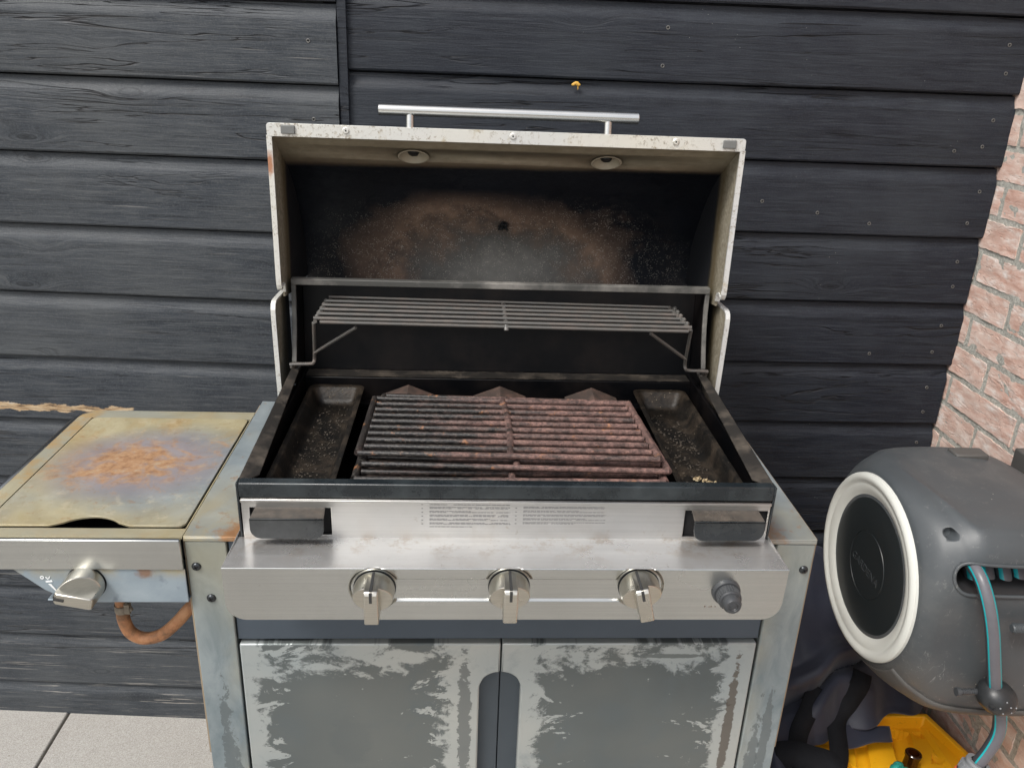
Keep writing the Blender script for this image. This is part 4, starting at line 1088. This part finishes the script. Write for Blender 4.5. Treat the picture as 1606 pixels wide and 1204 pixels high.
bmesh.ops.recalc_face_normals(bm, faces=bm.faces); cut2 = obj('cutter2', bm, [M['reel']], rl)
for c_ in (cut, cut2):
    b = body.modifiers.new('slot', 'BOOLEAN'); b.operation = 'DIFFERENCE'; b.object = c_; b.solver = 'EXACT'; b.material_mode = 'TRANSFER'
dg = bpy.context.evaluated_depsgraph_get(); dg.update()
me = bpy.data.meshes.new_from_object(body.evaluated_get(dg)); body.modifiers.clear(); body.data = me
for c_ in (cut, cut2): bpy.data.objects.remove(c_)
# rounded lip round the slot, following the casing front
def front_y(x, z):
    lo, hi = 0., 1.
    for _ in range(30):
        m_ = (lo+hi)/2
        if sec_at(m_)[0] < x: lo = m_
        else: hi = m_
    _, ry, rt_, rb, n = sec_at(lo); dz = z-CZ; rz = rt_ if dz > 0 else rb
    return CY-ry*max(0, 1-abs(dz/rz)**n)**(1/n)
bm = NB(); loop = rrect(sx0-.001, sx1+.001, sz0-.001, sz1+.001, .0225, 12)
pts = [V(a, front_y(a, b)-.0008, b) for a, b in loop]; pts.append(pts[0])
dense = []
for a, b in zip(pts, pts[1:]):
    nn = max(1, int((b-a).length/.01))
    for q in range(nn):
        p = a.lerp(b, q/nn); dense.append(V(p.x, front_y(p.x, p.z)-.0004, p.z))
dense.append(dense[0]); tube(bm, dense, .0026, 10, caps=False); obj('slot_lip', bm, M['reel'], body, ang=60)
bm = NB()
for i in range(0, 1):
    rr_ = []
    ths = [R(a) for a in range(200, 321, 3)]
    for k in range(6, 61, 2):
        rr_.append([bm.verts.new(reel_pt(k/66, th, 1.018)) for th in ths])
    for a, b in zip(rr_, rr_[1:]):
        for q in range(len(ths)-1):
            bm.faces.new((a[q], a[q+1], b[q+1], b[q]))
o = obj('lower_shell', bm, M['reel_low'], body)
md = o.modifiers.new('t', 'SOLIDIFY'); md.thickness = .003; md.offset = -1
bm = NB(); box(bm, .880, .911, .05, .33, -.40, -.10); box(bm, .735, .79, .262, .292, -.110, -.082); obj('wall_bracket', bm, M['reel_low'], rl, bevel=.003)
RC = (.580, CY, CZ); ax = (-1, 0, 0)
bm = NB(); lathe(bm, RC, ax, [(-.004, .1465), (.004, .1460), (.008, .1425), (.0090, .1385), (.0080, .1340), (.0055, .1310), (.0050, .1275), (.0055, .1245), (.0020, .1160), (-.001, .1090), (-.004, .1080)], 128)
obj('white_ring', bm, M['ring_white'], rl)
bm = NB(); lathe(bm, RC, ax, [(-.006, .1085), (-.0010, .1085), (.0006, .1050), (.0018, .06), (.0019, .0545), (.0008, .0538), (.0008, .0532), (.0021, .0525), (.0023, 0)], 128)
dc = obj('end_disc', bm, M['reel_disc'], rl)
cu = bpy.data.curves.new('t', 'FONT'); cu.body = 'GARDENA'; cu.size = .0185; cu.align_x = 'CENTER'; cu.align_y = 'CENTER'; cu.extrude = .0005; cu.shear = .25
to = bpy.data.objects.new('t', cu); sc.collection.objects.link(to); dg = bpy.context.evaluated_depsgraph_get(); dg.update()
me = bpy.data.meshes.new_from_object(to.evaluated_get(dg)); bpy.data.objects.remove(to)
bm = NB(); bm.from_mesh(me)
tdir = V(0, -1, -.04).normalized(); nrm = V(-1, 0, 0); updir = nrm.cross(tdir)
mt = Matrix((tdir, updir, nrm)).transposed().to_4x4(); mt.translation = V(.580-.0024, CY+.004, CZ-.008)
bmesh.ops.transform(bm, matrix=mt, verts=bm.verts)
obj('embossed_lettering', bm, m_plain('raised black lettering', (.035, .040, .043), .35), dc, recalc=False)
# hose wound on the drum
def striped(bm, pts, r, n=24, ref=None, closed=False):
    pts = [Vector(p) for p in pts]; rings = []; N_ = len(pts)
    for i, p in enumerate(pts):
        if closed: t = (pts[(i+1) % N_]-pts[i-1]).normalized()
        else: t = (pts[min(N_-1, i+1)]-pts[max(0, i-1)]).normalized()
        f_ = ref(p) if ref else V(0, -1, 0)
        f_ = (f_-t*f_.dot(t)).normalized(); s_ = t.cross(f_)
        rings.append([bm.verts.new(p+(f_*math.cos(2*math.pi*k/n)+s_*math.sin(2*math.pi*k/n))*r) for k in range(n)])
    cols = []
    for k in range(n):
        a = (k+.5)/n*360; a = a-360 if a > 180 else a
        cols.append(1 if (-62 < a < -36 or 56 < a < 68) else (2 if a < -66 or a > 68 else 0))
    M_ = N_ if closed else N_-1
    for i in range(M_):
        for k in range(n):
            q = bm.faces.new((rings[i][k], rings[i][(k+1) % n], rings[(i+1) % N_][(k+1) % n], rings[(i+1) % N_][k])); q.material_index = cols[k]
HM = [M['hose_grey'], M['hose_teal'], M['hose_dark']]
bm = NB()
for i, x in enumerate((.662, .686, .709, .733, .757, .781, .805, .829)):
    rr_ = .143-(.003 if i % 2 else 0)-max(0, x-.78)*.16
    striped(bm, [V(x+.002*math.sin(a*2), CY-rr_*math.cos(a), CZ+rr_*(.72 if x > .74 else .80)*math.sin(a)) for a in [2*math.pi*q/48 for q in range(48)]], .0108, ref=lambda p: (V(0, p.y-CY, p.z-CZ)).normalized(), closed=True)
obj('wound_hose', bm, HM, rl, ang=60)
bm = NB(); lathe(bm, (.60, CY, CZ), (1, 0, 0), [(0, .115), (.27, .115)], 40); 
for x in (.612, .624, .636): lathe(bm, (x, CY, CZ), (1, 0, 0), [(0, .10), (0, .140), (.004, .140), (.004, .10)], 40)
obj('drum', bm, M['reel_dark'], rl)
hp = smooth_path([(.640, .085, -.150), (.6395, .060, -.139), (.639, .035, -.136), (.640, .010, -.143), (.646, -.009, -.170), (.657, -.017, -.21), (.672, -.018, -.262), (.692, -.014, -.320), (.708, -.012, -.352), (.7155, -.012, -.388), (.7105, -.012, -.420), (.699, -.012, -.452)], 6)
bm = NB(); striped(bm, hp, .0092); ho = obj('hose', bm, HM, rl, ang=60)
bc = V(.694, -.014, -.322)
bm = NB(); bmesh.ops.create_uvsphere(bm, u_segments=40, v_segments=24, radius=1, matrix=Matrix.Translation(bc) @ Matrix.Rotation(R(25), 4, 'Y') @ Matrix.Diagonal((.0285, .0265, .0235, 1)))
for v in bm.verts:
    d = v.co-bc; v.co += d*.02*noise.noise(d*90)
sb_ = obj('stopper_ball', bm, M['ball'], ho, ang=70)
def on_ball(dx, dz): 
    y = math.sqrt(max(0, 1-(dx/.0285)**2-(dz/.0235)**2))*.0265
    return V(bc.x+dx, bc.y-y, bc.z+dz)
for dx, dz in ((-.010, .002), (-.004, -.007), (.004, .004), (.008, -.006), (.014, .001), (-.002, .011)):
    bm = NB(); c = on_ball(dx, dz); bmesh.ops.create_uvsphere(bm, u_segments=10, v_segments=6, radius=.0013, matrix=Matrix.Translation(c)); obj('ball_pip', bm, M['conn_grey'], sb_)
bm = NB(); lathe(bm, on_ball(-.0195, .000)+V(.003, .002, 0), (-.6, -.8, .1), [(0, .0055), (.0032, .0052), (.0034, .0036), (-.002, .003), (-.002, 0)], 20); obj('ball_screw', bm, M['reel_dark'], sb_)
bm = NB(); q = 0
for k in range(8): lathe(bm, V(bc.x-.026-k*.0032, bc.y+.006, bc.z+.004), (-1, 0, 0), [(0, .0044), (.0024, .0044), (.0024, .0037), (.0032, .0037)], 14)
lathe(bm, V(bc.x-.0515, bc.y+.006, bc.z+.004), (-1, 0, 0), [(0, .0062), (.005, .006), (.005, 0)], 16)
obj('ribbed_stub', bm, M['button'], sb_)
bm = NB(); lathe(bm, (.692, -.005, -.212), (1, 0, 0), [(0, 0), (0, .0052), (.002, .0066), (.10, .0075)], 20)
for k in range(6): lathe(bm, (.694+k*.0024, -.005, -.212), (1, 0, 0), [(0, .0066), (.0004, .0074), (.0014, .0074), (.0018, .0066)], 20)
obj('guide_rod', bm, M['reel'], rl)
e0 = V(.700, -.012, -.449); ed = (V(.690, -.012, -.480)-e0).normalized()
bm = NB(); lathe(bm, e0-ed*.004, ed, [(0, .0108), (0, .0165), (.004, .0172), (.0055, .0160), (.010, .0160), (.011, .0185), (.022, .0190), (.024, .0172), (.040, .0172), (.040, 0)], 36)
for k in range(14):
    a = 2*math.pi*k/14; u_ = ed.orthogonal().normalized(); w_ = ed.cross(u_); d_ = u_*math.cos(a)+w_*math.sin(a)
    obox(bm, e0+ed*.0125+d_*.0186, ed, d_, ed.cross(d_), .0055, .0011, .0016)
cn = obj('hose_connector', bm, M['conn_grey'], ho, ang=40)
bm = NB(); lathe(bm, e0+ed*.0365, ed, [(-.014, .0188), (-.012, .0205), (.010, .0215), (.030, .019), (.034, .014), (.034, 0)], 36); obj('connector_collar', bm, M['conn_orange'], cn, ang=40)

# ------------------------------------------------------------------ yellow case, bottle, glove, navy cover
def ymat():
    m = Mt('yellow moulded plastic', .42, 0, .45); n = m.noise(8, 5, .6); f = m.noise(70, 5, .7)
    c = m.mix(m.mr(n, .3, .7), (.80, .38, .008), (.86, .45, .012)); c = m.mix(m.mr(f, .6, .72, 0, .5), c, (.30, .14, .01))
    m.col(c); m.bump(m.noise(160, 3), .08, .0006); return m.m
M['yellow'] = ymat()
ys = root('storage_case', (.71, .2, -.95), 'open yellow moulded plastic case under the hose reel, partly covered by navy cloth', 'case')
cx0, cx1, cy0, cy1, cz = .52, .886, .03, .334, -.680
ol = [(cx0+.03, cy0), (cx1-.03, cy0), (cx1-.004, cy0+.05), (cx1+.0, cy1-.10), (cx1-.028, cy1-.004), (cx0+.16, cy1), (cx0+.06, cy1-.02), (cx0, cy1-.08), (cx0, cy0+.03)]
bm = NB(); inn = [(a+(.703-a)*.055, b+(.18-b)*.06) for a, b in ol]
plate(bm, ol, [inn], Z_(cz), (0, 0, -.27)); plate(bm, [(a+(.703-a)*-.02, b+(.18-b)*-.02) for a, b in ol], [[(a+(.703-a)*.02, b+(.18-b)*.02) for a, b in ol]], Z_(cz-.006), (0, 0, -.010))
obj('case_wall', bm, M['yellow'], ys, bevel=.0025)
bm = NB()
def chan(px, py, ax_, ay_, bx_, by_, r, dep):
    d = Vector((bx_-ax_, by_-ay_)); L = d.length; d /= L; q = Vector((px-ax_, py-ay_)); t = q.dot(d); s_ = q.x*d.y-q.y*d.x
    if t < 0 or t > L: return 0
    return -dep*math.sqrt(max(0, 1-(s_/r)**2)) if abs(s_) < r else 0
def tri(px, py, cx, cy, r, h):
    d = max(abs(px-cx)*.87+(py-cy)*.5, -(py-cy))-r
    return h*max(0, min(1, -d/.002))
def cf(u, v):
    x = .525+.355*u; y = .036+.292*v; z = cz-.030
    z += chan(x, y, .800, .315, .735, .05, .020, .020); z += chan(x, y, .71, .285, .63, .05, .012, .010)
    z += tri(x, y, .768, .297, .008, -.010)+tri(x, y, .838, .243, .008, -.010)
    if abs(x-.835) < .009 and abs(y-.303) < .008: z -= .008
    if .700 < x < .762 and .302 < y < .328: z += .006*(1 if (x*1000) % 7 < 3.5 else 0)
    z += .010*max(0, min(1, (x-.845)/.006))+.012*max(0, min(1, (.655-x)/.005))
    if y > .2 and x < .70 and (x+y*.6) > .80 and (x+y*.6) < .806: z += .008
    return (x, y, z)
grid(bm, 230, 150, cf, keep=lambda u, v: True)
obj('moulded_insert', bm, M['yellow'], ys, ang=30)
def bmat():
    m = Mt('brown glass', .08, 0, .5); m.col((.055, .016, .004)); m.b.inputs['Transmission Weight'].default_value = .55; m.b.inputs['IOR'].default_value = 1.5; return m.m
bm = NB(); bo = V(.772, .222, -.770); bd = V(.06, .05, .95).normalized()
lathe(bm, bo, bd, [(0, 0), (0, .027), (.030, .027), (.050, .020), (.066, .0135), (.088, .0125), (.0885, .0145), (.094, .0148), (.0955, .0135), (.0955, .0095), (.09, .009), (.05, .0095), (.03, .018), (.006, .022), (.006, 0)], 36)
obj('glass_bottle', bm, bmat(), None, loc=tuple(bo), label='brown glass bottle whose open neck sticks up inside the yellow case', cat='bottle')
bm = NB(); rt = random.Random(2)
for (a, b, r) in ((.742, .208, .010), (.733, .200, .011), (.748, .196, .010), (.739, .188, .014), (.752, .184, .012)):
    bmesh.ops.create_icosphere(bm, subdivisions=3, radius=r, matrix=Matrix.Translation((a, b, -.690)) @ Matrix.Diagonal((1, 1, 1.3, 1)))
for v in bm.verts: v.co += V(1, 1, 1)*noise.noise(v.co*120)*.002
obj('rubber_glove', bm, m_plain('teal rubber', (.02, .27, .22), .5), None, loc=(.742, .198, -.71), label='crumpled teal rubber glove beside the brown bottle in the yellow case', cat='glove')

def cloth_m():
    m = Mt('navy nylon cloth', .55, 0, .45); n = m.noise(6, 4); wv = m.noise(1., 2, k=(900, 900, 900))
    m.col(m.mix(m.mr(n, .3, .7), (.013, .016, .030), (.021, .025, .042))); m.bump(wv, .08, .0003); m.bump(m.noise(38, 4, .6), .18, .004)
    m.b.inputs['Sheen Weight'].default_value = .15; return m.m
M['cloth'] = cloth_m(); ms_ = Mt('black webbing strap', .85, 0, .15); ms_.col(ms_.mix(ms_.noise(40, 3), (.006, .0065, .008), (.014, .015, .018))); ms_.bump(ms_.noise(1., 2, k=(700, 700, 700)), .6, .001)
M['strap'] = ms_.m
cvr = root('grill_cover', (.64, .36, -.95), 'crumpled navy fabric cover with black straps heaped between grill and yellow case', 'cover')
def ridge(p, k): return 1-abs(noise.noise(p*k))*2.2
def cs(u, v):
    x = .424+.470*u
    yt = .50-.02*u; zt = -.415-.02*math.sin(u*9)-.10*max(0, u-.45)*2.0+.02*noise.noise(V(u*5, 0, 3))
    yh = .15+.95*min(.09, max(0, x-.50))+.33*max(0, x-.59)+.010*math.sin(x*60); zh = -.655 if x > .5 else -.655-.12*(.5-x)/.08
    t = v
    y = yt+(yh-yt)*t**1.15; z = zt+(zh-zt)*(t**.92)
    p = V(x, y, z)
    n_ = V(0, -.62, .78)
    d = .034*ridge(V(x*1.0+z*.5, z*1.1, 1.3), 4.2)*(.35+.65*math.sin(math.pi*min(1, v*1.05)))+.008*ridge(V(x*.7-z, z*.8+x*.3, 7.7), 11)
    d += .030*math.exp(-((v-.60-.10*math.sin(x*14))/.05)**2) - .022*math.exp(-((v-.68-.10*math.sin(x*14))/.035)**2)
    return p+n_*(d-.012)
bm = NB(); grid(bm, 110, 110, cs); o = obj('cloth', bm, M['cloth'], cvr, ang=80)
md = o.modifiers.new('t', 'SOLIDIFY'); md.thickness = .004; md.offset = -1
bm = NB()      # tongue of cloth lying over the case edge
def tg(u, v):
    x = .645+.105*u; y = .285-.045*v*(1-.55*u); return (x, y-.010, -.656-.012*v-.006*u+.003*math.sin(u*8+v*3))
grid(bm, 20, 10, tg); o = obj('cloth_flap', bm, M['cloth'], cvr, ang=80); md = o.modifiers.new('t', 'SOLIDIFY'); md.thickness = .003
def ribbon(pts, wdt, nm):
    P_ = smooth_path(pts, 6); bm = NB(); prev = None
    for i, p in enumerate(P_):
        t = (P_[min(len(P_)-1, i+1)]-P_[max(0, i-1)]).normalized(); s_ = t.cross(V(0, -.62, .78)).normalized()
        cur = (bm.verts.new(p-s_*wdt/2), bm.verts.new(p+V(0, -.0003, .0004)), bm.verts.new(p+s_*wdt/2))
        if prev:
            bm.faces.new((prev[0], cur[0], cur[1], prev[1])); bm.faces.new((prev[1], cur[1], cur[2], prev[2]))
        prev = cur
    o = obj(nm, bm, M['strap'], cvr, ang=25); md = o.modifiers.new('t', 'SOLIDIFY'); md.thickness = .0012; return o
def on(u, v, k=.006): p = V(*cs(u, v)); return p+V(0, -.62, .78)*k
ribbon([on(.60, .70), on(.575, .77), on(.535, .86), on(.475, .95), V(.62, .20, -.650), V(.585, .150, -.652), V(.55, .10, -.66)], .036, 'strap')
ribbon([on(.40, .74), on(.35, .83), on(.27, .95), V(.53, .12, -.65), V(.50, .06, -.67)], .034, 'strap')
ribbon([V(.50, .19, -.640), V(.53, .185, -.632), V(.56, .175, -.634), V(.59, .165, -.640), V(.60, .13, -.66)], .045, 'strap')
